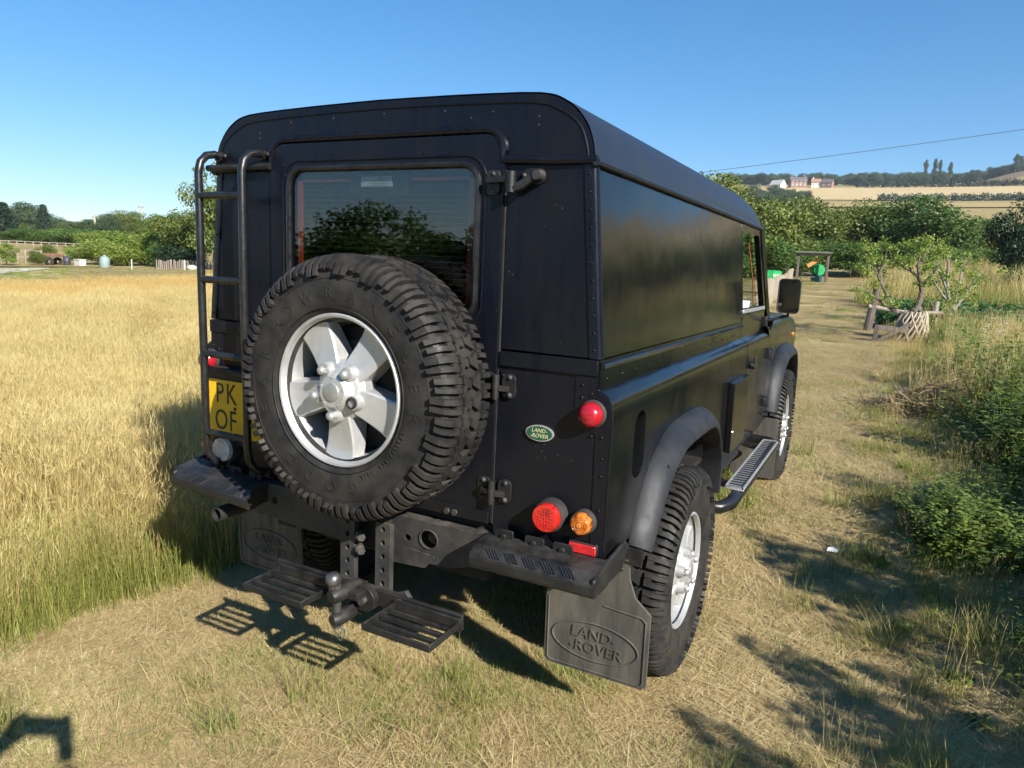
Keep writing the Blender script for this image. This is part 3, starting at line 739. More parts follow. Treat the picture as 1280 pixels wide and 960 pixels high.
    # bumperettes
    for s in (1,-1):
        p = [(-.124,.598),(-.134,.605),(-.134,.636),(-.106,.664),(-.02,.672),(-.02,.598)]
        x0, x1 = .452, .838
        T = Matrix.Identity(4)
        if s < 0: T = Matrix.Translation((-.64,-.08,.64)) @ Matrix.Rotation(radians(3.5),4,'Y') @ Matrix.Rotation(radians(6),4,'X') @ Matrix.Translation((.64,.08,-.64))
        bm_ = MB().loft([[(s*x,y,z) for y,z in p] for x in (x0,x0+.004,x1-.004,x1)], closed=True)
        bm_.add([(s*x0,y,z) for y,z in p],[tuple(range(6))]); bm_.add([(s*x1,y,z) for y,z in p],[tuple(range(6))])
        bm_.prism([(-.13,.604),(-.132,.652),(-.05,.668),(.12,.682),(.15,.660),(.10,.600)], lambda u,v:(s*(x1+.001),u,v), lambda u,v:(s*(x1-.012),u,v))
        bp = bm_.xform(T).build('bumperette', M['black'], V, bevel=.005)
        pad = MB().prism([(x0+.03,0),(x1-.065,0),(x1-.065,.038),(x0+.03,.038)], lambda u,v:(s*u,-.1350+v*.73,.6375+v*.68), lambda u,v:(s*u,-.1325+v*.73,.635+v*.68))
        pd = pad.xform(T).build('tread_pad', M['black'], bp, bevel=.002)
        b = MB()
        for k in range(5):
            for j in range(4):
                u = x0+.058+k*.058+j*.009
                b.beam((s*(u+.013),-.1315,.6425+j*.0008),(s*(u-.011),-.1125,.6605+j*.0008),.0045,.004,(0,-.68,.73))
        b.xform(T).build('tread_bars', M['plastic'], pd)['kind'] = 'stuff'
        b = MB()
        for x in (x0+.06,x0+.16,x0+.25): b.prism(rrect(x-.03,x+.03,.66,.694,.006,3), lambda u,v:(s*u,-.038,v), lambda u,v:(s*u,-.030,v)); b.cyl((s*x,-.038,.676),(s*x,-.046,.676),.009,n=6)
        b.build('bumperette_bracket', M['black'], bp, bevel=.002)['kind'] = 'stuff'
    # exhaust
    MB().lathe([(.022,0),(.026,0),(.027,.004),(.027,.25),(.022,.25),(.022,0)], (-.655,-.09,.515), (0,1,0), 20).build('exhaust_pipe', M['dark'], V)
    # rear mudflaps with raised oval and lettering
    for s in (1,-1):
        fp = [(.548,.47),(.545,.170),(.560,.155),(.885,.155),(.900,.170),(.902,.415),(.850,.46),(.828,.52),(.822,.585),(.60,.585),(.60,.47)]
        f = MB().prism([(s*u,v) for u,v in fp], lambda u,v:(u,.216+(.5-v)*.05,v), lambda u,v:(u,.226+(.5-v)*.05,v))
        fo = f.build('rear_mudflap', M['flap'], V, sharp=25)
        e = MB()
        Y = lambda z: .2145+(.5-z)*.05
        oc = (s*.722,.272)
        e.tube([(oc[0]+.148*cos(t),Y(oc[1]+.066*sin(t)),oc[1]+.066*sin(t)) for t in [2*pi*k/48 for k in range(48)]], .003, 6, closed=True)
        e.tube([(s*u,Y(v),v) for u,v in ((.558,.40),(.557,.175),(.57,.167),(.875,.167),(.888,.178),(.889,.39),(.875,.402),(.75,.41))], .0026, 6)
        for t_, dx, dz in (('LAND-',-.004,.024),('-ROVER',.004,-.024)):
            g = text_mb(t_, .052, .005, 1.02, .12)
            for v in g.v: pass
            e.add([(oc[0]+dx+v[0]*1.0, Y(oc[1]+dz+v[1])-v[2], oc[1]+dz+v[1]) for v in g.v], g.f)
        e.build('raised_emblem', M['flap'], fo, recalc=True)
        b = MB()
        for x,zz in ((.62,.55),(.72,.55),(.80,.55)): b.dome((s*x,.212,zz),(0,-1,0),.008,.006,8,3)
        b.beam((s*.55,.222,.595),(s*.86,.222,.595),.02,.05); b.build('mudflap_bracket', M['black'], fo)
    # ---------------- lamps
    def lamp(x, z, r, d, lensmat, base=.012, ln=None, baser=None, nm='lamp', lm=None):
        o = MB().lathe([(1e-4,.0),(baser or r*1.14,0),(baser or r*1.14,-base*.7),(r*1.06,-base),(r*.99,-base)], (x,-.005,z), (0,1,0), 32).build(nm, lm or M['rubber'], V)
        return o, base
    for s in (1,-1):
        # marker
        x = s*.757; z = 1.075
        o, bs = lamp(x, z, .034, .03, None, .012, nm='marker_lamp')
        MB().lathe([(.0335,-.016),(.0355,-.022),(.034,-.036),(.028,-.048),(.017,-.055),(1e-4,-.057)], (x,.0,z), (0,1,0), 32).build('marker_lens', M['redball'], o)
    def big(x, z, r, depth, name, lm, pr):
        o = MB().lathe([(1e-4,-.003),(r*1.16,-.003),(r*1.16,-depth*.7),(r*1.09,-depth),(r*1.0,-depth)], (x,.0,z), (0,1,0), 40).build(name, M['rubber'], V)
        MB().lathe([(r*p[0],-depth*.96-p[1]) for p in pr], (x,.0,z), (0,1,0), 40).build('lens', lm, o)
        return o
    flatp = [(1.02,0),(1.02,.012),(.97,.018),(.6,.020),(1e-3,.0205)]
    conep = [(1.02,0),(1.0,.016),(.88,.023),(.80,.026),(.74,.024),(.68,.028),(.62,.0255),(.55,.029),(.48,.0265),(.40,.030),(.30,.0275),(.20,.031),(1e-3,.031)]
    big(.652,.766,.041,.042,'stop_tail_lamp',M['red'],flatp)
    big(.752,.764,.031,.026,'indicator_lamp',M['amber'],conep)
    big(-.752,.764,.033,.026,'indicator_lamp',M['amber'],conep)
    big(-.672,.750,.044,.034,'reversing_lamp',M['clear'],flatp)
    for s in (1,):
        r_ = MB().box(s*.753-.044,s*.753+.044,-.012,-.004,.668,.700).build('reflector', M['black'], V, bevel=.002)
        MB().box(s*.753-.041,s*.753+.041,-.020,-.012,.671,.697).build('reflector_lens', M['reflector'], r_, bevel=.002)
    # oval badge
    bc = (.598,.996)
    el = lambda a,b,n=36: [(bc[0]+a*cos(2*pi*k/n), bc[1]+b*sin(2*pi*k/n)) for k in range(n)]
    bd = MB().prism(el(.044,.0235), lambda u,v:(u,-.010,v), lambda u,v:(u,-.003,v)).build('oval_badge', M['silver'], V)
    MB().prism(el(.0405,.0205), lambda u,v:(u,-.0112,v), lambda u,v:(u,-.009,v)).build('badge_field', M['green_badge'], bd)
    g = MB()
    for t_, dx, dz in (('LAND-',0,.0078),('-ROVER',0,-.0078)):
        t = text_mb(t_, .0165, .001, 1.0, .2); g.add([(bc[0]+dx+v[0], -.0118-v[2], bc[1]+dz+v[1]) for v in t.v], t.f)
    g.build('badge_lettering', M['gold'], bd)
    # number plate
    pl = MB().prism(rrect(-.765,-.490,.800,1.006,.012,4), lambda u,v:(u,-.024,v), lambda u,v:(u,-.018,v)).build('number_plate', M['yellow'], V)
    MB().box(-.795,-.465,-.018,-.004,.765,1.022).build('plate_backing', M['black'], pl, bevel=.003)
    g = MB()
    for ch_, x, z in (('P',-.700,.953),('K',-.640,.953),('O',-.694,.853),('F',-.634,.853),('V',-.555,.853)):
        t = text_mb(ch_, .108, .001); g.add([(x+v[0]*.80, -.0248-v[2], z+v[1]*1.02) for v in t.v], t.f)
    g.build('plate_characters', M['ink'], pl)
    MB().dome((-.622,-.024,.905),(0,-1,0),.007,.004,10,3).build('plate_screw', M['black'], pl)
    MB().box(-.74,-.54,-.05,-.004,1.026,1.054).build('plate_lamp', M['black'], V, bevel=.006)
    # ---------------- ladder
    yl = -.100
    LAD = {}
    for xl, nm in ((-.690,'L'),(-.483,'R')):
        pts = [(xl+.006,-.004,1.792),(xl+.004,-.035,1.800),(xl+.002,-.068,1.792),(xl,-.091,1.768),(xl,yl,1.735),(xl+.0,yl,1.4),(xl+.004,yl,1.1),(xl+.006,yl,.79)]
        pts += [(xl+.008,-.094,.748),(xl+.010,-.07,.714),(xl+.012,-.035,.698),(xl+.012,-.006,.694)]
        LAD[nm] = MB().tube(pts, .0135, 12).build('ladder_rail', M['gloss'], V)
    for z in (1.655,1.372,1.112,.828):
        MB().tube([(-.692,yl,z),(-.48,yl,z)], .0125, 12).build('ladder_rung', M['gloss'], V)
    b = MB()
    b.tube([(-.74,-.02,1.757),(-.44,-.02,1.757)], .011, 8)
    for x in (-.684,-.477): b.cyl((x-.004,.004,1.792),(x-.004,-.02,1.795),.018,n=10); b.dome((x+.022,-.012,1.797),(0,-1,0),.009,.008,8,3)
    for x in (-.67,-.47): b.box(x-.02,x+.02,-.03,-.004,.68,.705)
    b.build('ladder_bracket', M['black'], V)['kind'] = 'stuff'
    # ---------------- tow gear
    for x in (-.018,.124):
        z0, z1 = .40, .655
        holes = [[(x+.0085*cos(t),zz+.0085*sin(t)) for t in [2*pi*k/10 for k in range(10)]][::-1] for zz in (.455,.50,.545,.59,.635)]
        up = MB().prism([(x-.029,z0),(x+.029,z0),(x+.029,z1),(x-.029,z1)], lambda u,v:(u,-.112,v), lambda u,v:(u,-.100,v), holes=holes)
        up.box(x-.029,x-.021,-.10,-.035,z0+.03,z1); 
        up.box(x-.027,x+.027,-.099,-.090,z0+.01,z1-.004)
        up.build('drop_plate_upright', M['steel'], V, bevel=.001, sharp=30)
    b = MB()
    for z in (.55,.595):
        b.cyl((.020,-.095,z),(.050,-.125,z),.013,n=6); b.dome((.036,-.118,z),(.3,-1,.1),.016,.012,10,4)
    b.build('spare_bolts', M['steel'], V)['kind'] = 'stuff'
    tp = MB().prism([(-.075,.395),(.24,.395),(.245,.44),(.225,.462),(.19,.445),(-.05,.445),(-.075,.43)], lambda u,v:(u,-.128,v), lambda u,v:(u,-.112,v)).build('tow_plate', M['steel'], V, bevel=.002)
    b = MB(); b.cyl((.212,-.128,.425),(.212,-.145,.425),.017,n=6); b.dome((.212,-.145,.425),(0,-1,0),.013,.008,10,3); b.build('tow_plate_bolt', M['steel'], tp)
    MB().beam((-.30,-.135,.422),(.44,-.135,.422),.014,.05,(0,0,1)).build('tow_cross_bar', M['black'], V, bevel=.002)
    j = MB()
    j.prism([(-.02,0),(.07,0),(.085,-.02),(.08,-.075),(-.03,-.075)], lambda u,v:(u+.02,-.128+v,.448), lambda u,v:(u+.02,-.128+v,.425))
    j.tube([(.045,-.13,.37),(.045,-.18,.365),(.042,-.225,.362),(.036,-.245,.362)], [.02,.024,.024,.018], 10)
    j.tube([(.045,-.13,.440),(.040,-.18,.440),(.034,-.225,.438),(.03,-.245,.436)], [.022,.026,.026,.02], 10)
    j.box(.02,.07,-.15,-.112,.35,.45); j.prism(arcpts((.095,.415),.04,-pi/2,pi/2,10)+[(.07,.455),(.07,.375)], lambda u,v:(u,-.165,v), lambda u,v:(u,-.13,v))
    jw = j.build('tow_jaw', M['black'], V, bevel=.003)
    MB().cyl((.034,-.22,.33),(.034,-.22,.47),.0135,n=14).build('tow_pin', M['steel'], jw)
    bl = MB().ball((.022,-.222,.486),.025,20,12); bl.build('tow_ball', M['steel2'], jw)
    MB().cyl((.022,-.222,.455),(.022,-.222,.47),.017,n=14).build('ball_neck', M['steel'], jw)
    b = MB(); b.cyl((.095,-.165,.415),(.095,-.182,.415),.014,n=6); b.build('jaw_bolt', M['steel'], jw)
    MB().tube([(.05+.018*cos(t),-.225+.004*sin(2*t),.315+.02*sin(t)) for t in [2*pi*k/18 for k in range(18)]], .0022, 6, closed=True).build('lynch_ring', M['chrome'], jw)
    for (x0,x1) in ((-.275,-.028),(.205,.442)):
        y0, y1, z0, z1 = -.312, -.150, .412, .434
        f = MB(); w = .007
        f.box(x0,x1,y0,y0+w,z0,z1); f.box(x0,x1,y1-w,y1,z0,z1+.008); f.box(x0,x0+w,y0+w,y1-w,z0,z1); f.box(x1-w,x1,y0+w,y1-w,z0,z1)
        st = f.build('tow_step', M['black'], V, bevel=.002)
        for k in range(3):
            y = y0+.040+k*.040
            MB().box(x0+w,x1-w,y-.0062,y+.0062,z0+.004,z1-.004).build('step_bar', M['black'], st, bevel=.002)
    return V

def make_wheel_meshes():
    """wheel along local +Z (outward); tyre, rim, spoke, nut ..."""
    R = .385
    prof = [(.205,.092),(.214,.104),(.224,.112),(.245,.1265),(.27,.131),(.30,.1315),(.325,.129),(.352,.126),(.370,.118),(.380,.104),(.384,.06),(.385,0)]
    prof = prof + [(r,-h) for r,h in reversed(prof[:-1])]
    t = MB().lathe(prof, n=96)
    n = 42; pitch = 2*pi/n
    def strip(path, a0, a1, thick, skew=0.0, taper=.92):
        """a lug: path [(r,h)] across the tyre, between two angles"""
        rows = []
        m = len(path)
        for i,(r,h) in enumerate(path):
            p0 = Vector((path[max(i-1,0)][0],path[max(i-1,0)][1])); p1 = Vector((path[min(i+1,m-1)][0],path[min(i+1,m-1)][1]))
            d = (p1-p0).normalized(); nn = Vector((d.y,-d.x))
            if nn.x*1.0 + nn.y*(1 if h > 0 else -1) < 0: nn = -nn
            ro, ho = r+nn.x*thick, h+nn.y*thick; ri, hi = r-nn.x*.006, h-nn.y*.006
            u = i/(m-1); sk = skew*u; am = (a0+a1)/2+sk; hw = (a1-a0)/2
            P = lambda rr,hh,a: (rr*cos(a), rr*sin(a), hh)
            rows.append([P(ri,hi,am-hw),P(ro,ho,am-hw*taper),P(ro,ho,am+hw*taper),P(ri,hi,am+hw)])
        t.loft(rows)
        t.add(rows[0],[(0,1,2,3)]); t.add(rows[-1],[(3,2,1,0)])
    for s in (1,-1):
        for k in range(n):
            a = k*pitch + (pitch/2 if s < 0 else 0)
            long_ = k % 2 == 0
            e = .338 if long_ else .350
            sp = [(.3855,.062),(.3845,.086),(.3815,.104),(.371,.1185),(.354,.1255),(e,.1285)]
            sp = [(r,h*s) for r,h in sp]
            # two prongs joined at the foot: a U with a slot
            strip(sp, a-pitch*.38, a-pitch*.12, .0155, .03*s)
            strip(sp, a+pitch*.05, a+pitch*.36, .0155, .03*s)
            strip(sp[-2:], a-pitch*.12, a+pitch*.08, .0105, 0)
            strip(sp[:2], a-pitch*.12, a+pitch*.08, .012, 0)
            # centre blocks
            strip([(.386,.046*s),(.386,.006*s)], a+pitch*.02, a+pitch*.46, .0125, -.05*s)
            strip([(.386,.050*s),(.386,.020*s)], a-pitch*.42, a-pitch*.06, .0125, .04*s)
    tyre = t.mesh('tyre', M['tyre'], sharp=30)
    P = {}
    rim = MB().lathe([(.216,.094),(.222,.104),(.2235,.112),(.2195,.1155),(.214,.114),(.2105,.108),(.2085,.092),(.202,.085),(.199,.060),(.193,.0),(.188,-.08),(.205,-.10)], n=64)
    P['rim'] = rim.mesh('rim', M['alloy'], sharp=40)
    sp = MB(); rows = []
    # loft a spoke from hub to lip; cross-section: flat top with raised ridge and sides falling back
    for r, hw, zt, zb in ((.050,.036,.104,.03),(.080,.040,.098,.03),(.11,.044,.091,.03),(.14,.048,.086,.035),(.172,.052,.084,.042),(.192,.055,.086,.05),(.2045,.057,.090,.055)):
        y = lambda u: u
        c = math.sqrt(max(r*r - hw*hw*.6, 0.0001)) / r
        rows.append([(r*c,-hw*1.12,zb),(r*c,-hw,zt-.004),(r,-hw*.90,zt),(r,hw*.90,zt),(r*c,hw,zt-.004),(r*c,hw*1.12,zb)])
    sp.loft(rows)
    P['spoke'] = sp.mesh('spoke', M['alloy'], sharp=20)
    hub = MB().lathe([(.090,.05),(.088,.088),(.078,.100),(.062,.106),(.056,.118),(.050,.128),(.044,.132),(.036,.1325),(1e-4,.1325)], n=48)
    for k in range(5):
        a = 2*pi*k/5
        hub.cyl((.070*cos(a),.070*sin(a),.085),(.070*cos(a),.070*sin(a),.122),.025,.021,n=16)
        a2 = a + pi/5
        hub.cyl((.042*cos(a2),.042*sin(a2),.13),(.042*cos(a2),.042*sin(a2),.1340),.003,n=8)
    P['hub'] = hub.mesh('hub', M['alloyd'] if False else M['alloy'], sharp=30)
    P['cap'] = MB().lathe([(.027,.132),(.026,.137),(.018,.139),(1e-4,.1395)], n=32).mesh('centre_cap', M['alloyd'], sharp=30)
    nut = MB().cyl((.070,0,.12),(.070,0,.134),.0145,n=6); nut.dome((.070,0,.134),(0,0,1),.0135,.010,12,4); nut.cyl((.070,0,.120),(.070,0,.124),.0175,n=16)
    P['nut'] = nut.mesh('wheel_nut', M['alloyd'], sharp=30)
    ln = MB().lathe([(.017,.118),(.017,.128),(.0135,.129),(.0135,.100),(1e-4,.100)], (.070,0,0), (0,0,1), 20)
    P['locknut'] = ln.mesh('locking_nut', M['black'], sharp=30)
    P['disc'] = MB().lathe([(.188,.0),(.15,.01),(.14,.022),(1e-4,.022)], n=40).mesh('brake_shade_disc', M['dark'])  # brake on road wheels; added dark disc for gap shade on the spare
    return tyre, P
VEH = make_vehicle()

# ================================================================ setting: ground and hills
def mask_noise(x, y, s=1.0, o=0.0):
    """cheap smooth pseudo-noise, about -1..1 (scalars or arrays)"""
    x = np.asarray(x)*s + o; y = np.asarray(y)*s - o*1.7
    return (np.sin(1.7*x+1.3*np.sin(2.1*y+.5))+np.sin(2.3*y+1.1*np.sin(1.9*x+2.0))+.7*np.sin(3.1*x-2.7*y+1.0)+.5*np.sin(5.3*x+4.1*y))/3.0
FIELD_EDGE = [(-6, -1.9), (-1.5, -1.72), (-.45, -1.62), (-.05, -1.52), (.4, -1.36), (.9, -1.2), (2.5, -1.16), (6, -1.2), (60, -3.0)]   # right edge of the tall grass (y, x)
def field_x(y): return lerp_tab(FIELD_EDGE, y)
# ground colour (soil, straw, green), decided by real patches of the place
def ground_mat():
    m, nt, b = newmat('dry_meadow_ground'); co = objcoord(nt)
    n1 = noise(nt, 1.1, 6, .62, co); n2 = noise(nt, 26, 6, .7, co); n3 = noise(nt, .35, 4, .5, co)
    straw = ramp(nt, n2, [(.30, (.30,.22,.11)), (.48, (.44,.34,.17)), (.66, (.56,.45,.24))])
    green = ramp(nt, n2, [(.3, (.045,.06,.016)), (.65, (.17,.19,.06))])
    mix = N(nt, 'ShaderNodeMix', data_type='RGBA'); nt.links.new(ramp(nt, n1, [(.50, (0,0,0)), (.68, (1,1,1))]), mix.inputs[0])
    nt.links.new(straw, mix.inputs[6]); nt.links.new(green, mix.inputs[7])
    # far pasture colour variation
    far = ramp(nt, n3, [(.35, (.27,.21,.085)), (.6, (.36,.27,.115)), (.72, (.19,.19,.065))])
    geo = N(nt, 'ShaderNodeNewGeometry'); ln = N(nt, 'ShaderNodeVectorMath', operation='LENGTH'); nt.links.new(geo.outputs['Position'], ln.inputs[0])
    mr = N(nt, 'ShaderNodeMapRange'); mr.inputs['From Min'].default_value = 40; mr.inputs['From Max'].default_value = 70; nt.links.new(ln.outputs['Value'], mr.inputs['Value'])
    mx = N(nt, 'ShaderNodeMix', data_type='RGBA'); nt.links.new(mr.outputs[0], mx.inputs[0]); nt.links.new(mix.outputs[2], mx.inputs[6]); nt.links.new(far, mx.inputs[7])
    nt.links.new(mx.outputs[2], b.inputs['Base Color']); b.inputs['Roughness'].default_value = .95; b.inputs['Specular IOR Level'].default_value = .1
    bump(nt, b, noise(nt, 60, 5, .7, co), .8, .02)
    return m
def build_ground():
    mb = MB(); radii = [0.0]
    r = .25
    while r < 1600: radii.append(r); r *= 1.055 if r < 60 else 1.075
    na = 200; rows = []
    for r in radii[1:]:
        row = []
        for k in range(na):
            a = 2*pi*k/na; x = CAM.x + r*sin(a); y = CAM.y + r*cos(a)
            z = H(x, y)
            if r < 60: z += .012*float(mask_noise(x, y, 1.3))*(1-sstep(6,14,r)) + .006*float(mask_noise(x, y, 5.1, 2))*(1-sstep(4,10,r))
            row.append((x, y, z))
        rows.append(row)
    mb.loft(rows, closed=True)
    c = len(mb.v); mb.v.append((CAM.x, CAM.y, plane_z(CAM.x, CAM.y)))
    mb.f += [(c, (k+1) % na, k) for k in range(na)]
    tag(mb.build('ground', ground_mat(), recalc=False), kind='structure')
build_ground()
def drape(name, mat, pxs, r0, r1, lift, nr=14, top=None):
    """field sheet on the far hill between two distances, seen across a range of photo columns"""
    mb = MB(); rows = []
    for j in range(nr+1):
        row = []
        for i in range(41):
            px = pxs[0] + (pxs[1]-pxs[0])*i/40
            d = pray(px, 300); l = hypot(d.x, d.y)
            a0 = r0(px) if callable(r0) else r0; a1 = r1(px) if callable(r1) else r1
            r = a0 + (a1-a0)*j/nr
            x = CAM.x + d.x/l*r; y = CAM.y + d.y/l*r
            row.append((x, y, H(x, y) + lift))
        rows.append(row)
    mb.loft(rows)
    return tag(mb.build(name, mat, recalc=False), kind='structure')
drape('stubble_field', surf('pale_stubble', (.46,.34,.17), (.52,.40,.21), .95, scale=.03, spec=.1, stretch=(1,.15,1)), (820,1420), 508, 610, .5)
drape('ploughed_field', surf('brown_field', (.20,.145,.085), (.25,.18,.11), .95, scale=.03, spec=.1, stretch=(1,.15,1)), (1165,1420), 626, lambda p: 640+70*sstep(1165,1280,p), .5)
drape('lower_field', surf('dry_pasture', (.42,.30,.12), (.34,.27,.11), .95, scale=.05, spec=.1), (900,1420), 380, 440, .5)
drape('paddock', surf('paddock_grass', (.36,.26,.11), (.26,.22,.09), .95, scale=.12, spec=.1), (-160,140), 50, 88, .07)
def track():
    mb = MB(); rows = []
    for px, y0, y1 in ((-260,339,349),(-120,337.5,345.5),(-60,336.8,344),(0,336,342.5),(30,335.6,340),(48,335.4,338),(62,335.2,336.4)):
        a = ground_at(px, y0); b = ground_at(px, y1)
        rows.append([(a.x,a.y,H(a.x,a.y)+.03), (b.x,b.y,H(b.x,b.y)+.03)])
    tag(MB().loft(rows).build('track', surf('pale_gravel', (.50,.44,.36), (.60,.54,.46), .9, scale=1.5, spec=.2), recalc=False), kind='structure')
track()

# ================================================================ vegetation machinery
def quads_mesh(name, V4, mat, tint=None, hgt=None):
    """V4: (n,4,3) array -> mesh of quads with per-leaf tint"""
    n = len(V4); me = bpy.data.meshes.new(name)
    me.vertices.add(n*4); me.vertices.foreach_set('co', np.ascontiguousarray(V4, dtype=np.float32).ravel())
    me.loops.add(n*4); me.loops.foreach_set('vertex_index', np.arange(n*4, dtype=np.int32))
    me.polygons.add(n); me.polygons.foreach_set('loop_start', np.arange(0, n*4, 4, dtype=np.int32))
    me.polygons.foreach_set('loop_total', np.full(n, 4, dtype=np.int32))
    if tint is not None:
        a = me.attributes.new('tint', 'FLOAT', 'POINT'); a.data.foreach_set('value', np.repeat(tint, 4).astype(np.float32) if len(tint) == n else tint.astype(np.float32))
    if hgt is not None:
        a = me.attributes.new('hgt', 'FLOAT', 'POINT'); a.data.foreach_set('value', hgt.astype(np.float32).ravel())
    me.update(calc_edges=True); me.materials.append(mat)
    return me
def unit(v): return v/np.maximum(np.linalg.norm(v, axis=-1, keepdims=True), 1e-9)
def leaves(rng, lobes, n, size, up=.25, out=.6, aspect=.55, shell=.62):
    """leaf quads spread through ellipsoid lobes, thicker towards the lobes' outsides"""
    L = np.array(lobes, dtype=float); vol = L[:,3]*L[:,4]*L[:,5]; p = vol**.8; p /= p.sum()
    k = rng.choice(len(L), n, p=p)
    d = unit(rng.normal(size=(n,3))); rad = shell + (1-shell)*rng.random(n)**.8
    inner = rng.random(n) < .22; rad = np.where(inner, rng.random(n)*shell, rad)
    rad *= 1 + .10*rng.normal(size=n)
    c = L[k,:3] + d*rad[:,None]*L[k,3:6]
    nrm = unit(d*out + np.array([0,0,up]) + rng.normal(size=(n,3))*.65)
    u = unit(np.cross(nrm, rng.normal(size=(n,3)))); v = np.cross(nrm, u)
    s = size*(.6+.8*rng.random(n))[:,None]
    V4 = np.stack([c-u*s, c+v*s*aspect+nrm*s*.12, c+u*s, c-v*s*aspect+nrm*s*.12], axis=1)
    lobetint = rng.random(len(L))
    tint = np.clip(.5*rng.random(n)+.5*lobetint[k], 0, 1)
    return V4, tint
def leafmat(name, stops, trans=.30, rough=.5, spec=.35, rand=.25, hstops=None, hmix=.7):
    """leaf or blade: colour by per-leaf tint and per-instance random, some light passing through"""
    m = bpy.data.materials.new(name); m.use_nodes = True; nt = m.node_tree; b = nt.nodes['Principled BSDF']; out = nt.nodes['Material Output']
    at_ = N(nt, 'ShaderNodeAttribute', attribute_name='tint')
    oi = N(nt, 'ShaderNodeObjectInfo')
    ma = N(nt, 'ShaderNodeMath', operation='MULTIPLY_ADD'); nt.links.new(oi.outputs['Random'], ma.inputs[0]); ma.inputs[1].default_value = rand
    ms = N(nt, 'ShaderNodeMath', operation='MULTIPLY'); nt.links.new(at_.outputs['Fac'], ms.inputs[0]); ms.inputs[1].default_value = 1-rand
    nt.links.new(ms.outputs[0], ma.inputs[2])
    col = ramp(nt, ma.outputs[0], stops)
    if hstops:
        ah = N(nt, 'ShaderNodeAttribute', attribute_name='hgt')
        mx = N(nt, 'ShaderNodeMix', data_type='RGBA')
        f = ramp(nt, ah.outputs['Fac'], [(hstops[0], (1,1,1)), (hstops[1], (0,0,0))])
        mm = N(nt, 'ShaderNodeMath', operation='MULTIPLY'); nt.links.new(f, mm.inputs[0]); mm.inputs[1].default_value = hmix
        nt.links.new(mm.outputs[0], mx.inputs[0]); nt.links.new(col, mx.inputs[6]); mx.inputs[7].default_value = (*hstops[2], 1)
        col = mx.outputs[2]
    nt.links.new(col, b.inputs['Base Color']); b.inputs['Roughness'].default_value = rough; b.inputs['Specular IOR Level'].default_value = spec
    t = N(nt, 'ShaderNodeBsdfTranslucent'); nt.links.new(col, t.inputs[0])
    mx2 = N(nt, 'ShaderNodeMixShader'); mx2.inputs[0].default_value = trans
    nt.links.new(b.outputs[0], mx2.inputs[1]); nt.links.new(t.outputs[0], mx2.inputs[2]); nt.links.new(mx2.outputs[0], out.inputs[0])
    return m
M['leaf_olive'] = leafmat('leaf_olive', [(0,(0.062,0.091,0.018)),(.5,(0.134,0.173,0.034)),(1,(0.267,0.272,0.059))])
M['leaf_green'] = leafmat('leaf_green', [(0,(0.039,0.080,0.017)),(.5,(0.088,0.160,0.032)),(1,(0.194,0.264,0.050))])
M['leaf_bright'] = leafmat('leaf_bright', [(0,(.09,.14,.022)),(.5,(.20,.28,.045)),(1,(.40,.45,.11))], .38)
M['leaf_dark'] = leafmat('leaf_dark', [(0,(0.013,0.027,0.013)),(.6,(0.027,0.055,0.020)),(1,(0.056,0.088,0.027))], .15)
M['leaf_far'] = leafmat('leaf_far', [(0,(0.038,0.068,0.027)),(.5,(0.068,0.108,0.041)),(1,(0.135,0.162,0.068))], .2)
M['leaf_nettle'] = leafmat('leaf_nettle', [(0,(.060,.105,.018)),(.5,(.135,.200,.034)),(1,(.30,.34,.075))], .32)
M['leaf_crop'] = leafmat('leaf_crop', [(0,(0.036,0.102,0.030)),(.6,(0.072,0.168,0.048)),(1,(0.144,0.264,0.084))], .25)
M['needle'] = leafmat('needles', [(0,(0.016,0.035,0.022)),(.6,(0.040,0.072,0.042)),(1,(0.080,0.112,0.064))], .1)
M['bark'] = surf('bark', (.085,.066,.048), (.18,.15,.12), .9, scale=14, bscale=40, bstr=.7, bdist=.02, stretch=(1,1,.3), spec=.2)
M['bark_pale'] = surf('pale_bark', (.16,.14,.12), (.30,.27,.23), .9, scale=18, bscale=50, bstr=.7, bdist=.01, stretch=(1,1,.35), spec=.2)
M['wood'] = surf('weathered_wood', (.20,.165,.13), (.34,.29,.24), .85, scale=10, bscale=60, bstr=.5, bdist=.006, stretch=(1,1,.15), spec=.25)
M['wood_dark'] = surf('dark_wood', (.10,.08,.065), (.18,.15,.12), .85, scale=10, bscale=60, bstr=.5, bdist=.006, stretch=(1,1,.15), spec=.25)
M['pale_wood'] = surf('sawn_wood', (.42,.34,.25), (.52,.44,.34), .8, scale=8, bscale=60, bstr=.3, bdist=.004, stretch=(1,1,.2), spec=.25)

GOLD = [(0,(.36,.255,.090)),(.45,(.52,.395,.155)),(.8,(.65,.53,.245)),(1,(.54,.51,.20))]
M['gold_grass'] = leafmat('golden_grass', GOLD, .32, .6, .2, .35, hstops=(.0,.55,(0.286,0.308,0.066)), hmix=.65)
M['field_grass'] = leafmat('far_golden_grass', [(0,(.40,.255,.080)),(.5,(.54,.375,.130)),(1,(.64,.475,.19))], .30, .6, .2, .4, hstops=(.05,.7,(.36,.30,.085)), hmix=.4)
M['edge_grass'] = leafmat('green_edge_grass', [(0,(.13,.16,.03)),(.5,(.25,.27,.06)),(1,(.48,.42,.15))], .34, .55, .25, .3)
M['straw'] = leafmat('straw', [(0,(.29,.20,.09)),(.35,(.49,.37,.175)),(.75,(.66,.53,.275)),(1,(.78,.68,.42))], .2, .6, .25, .3)
M['short_green'] = leafmat('short_green_grass', [(0,(.12,.165,.03)),(.5,(.22,.27,.06)),(1,(.38,.38,.13))], .3, .55, .25, .3)
M['dead_stem'] = leafmat('dead_stems', [(0,(.10,.065,.035)),(.5,(.22,.155,.085)),(1,(.42,.33,.20))], .15, .7, .2, .3)

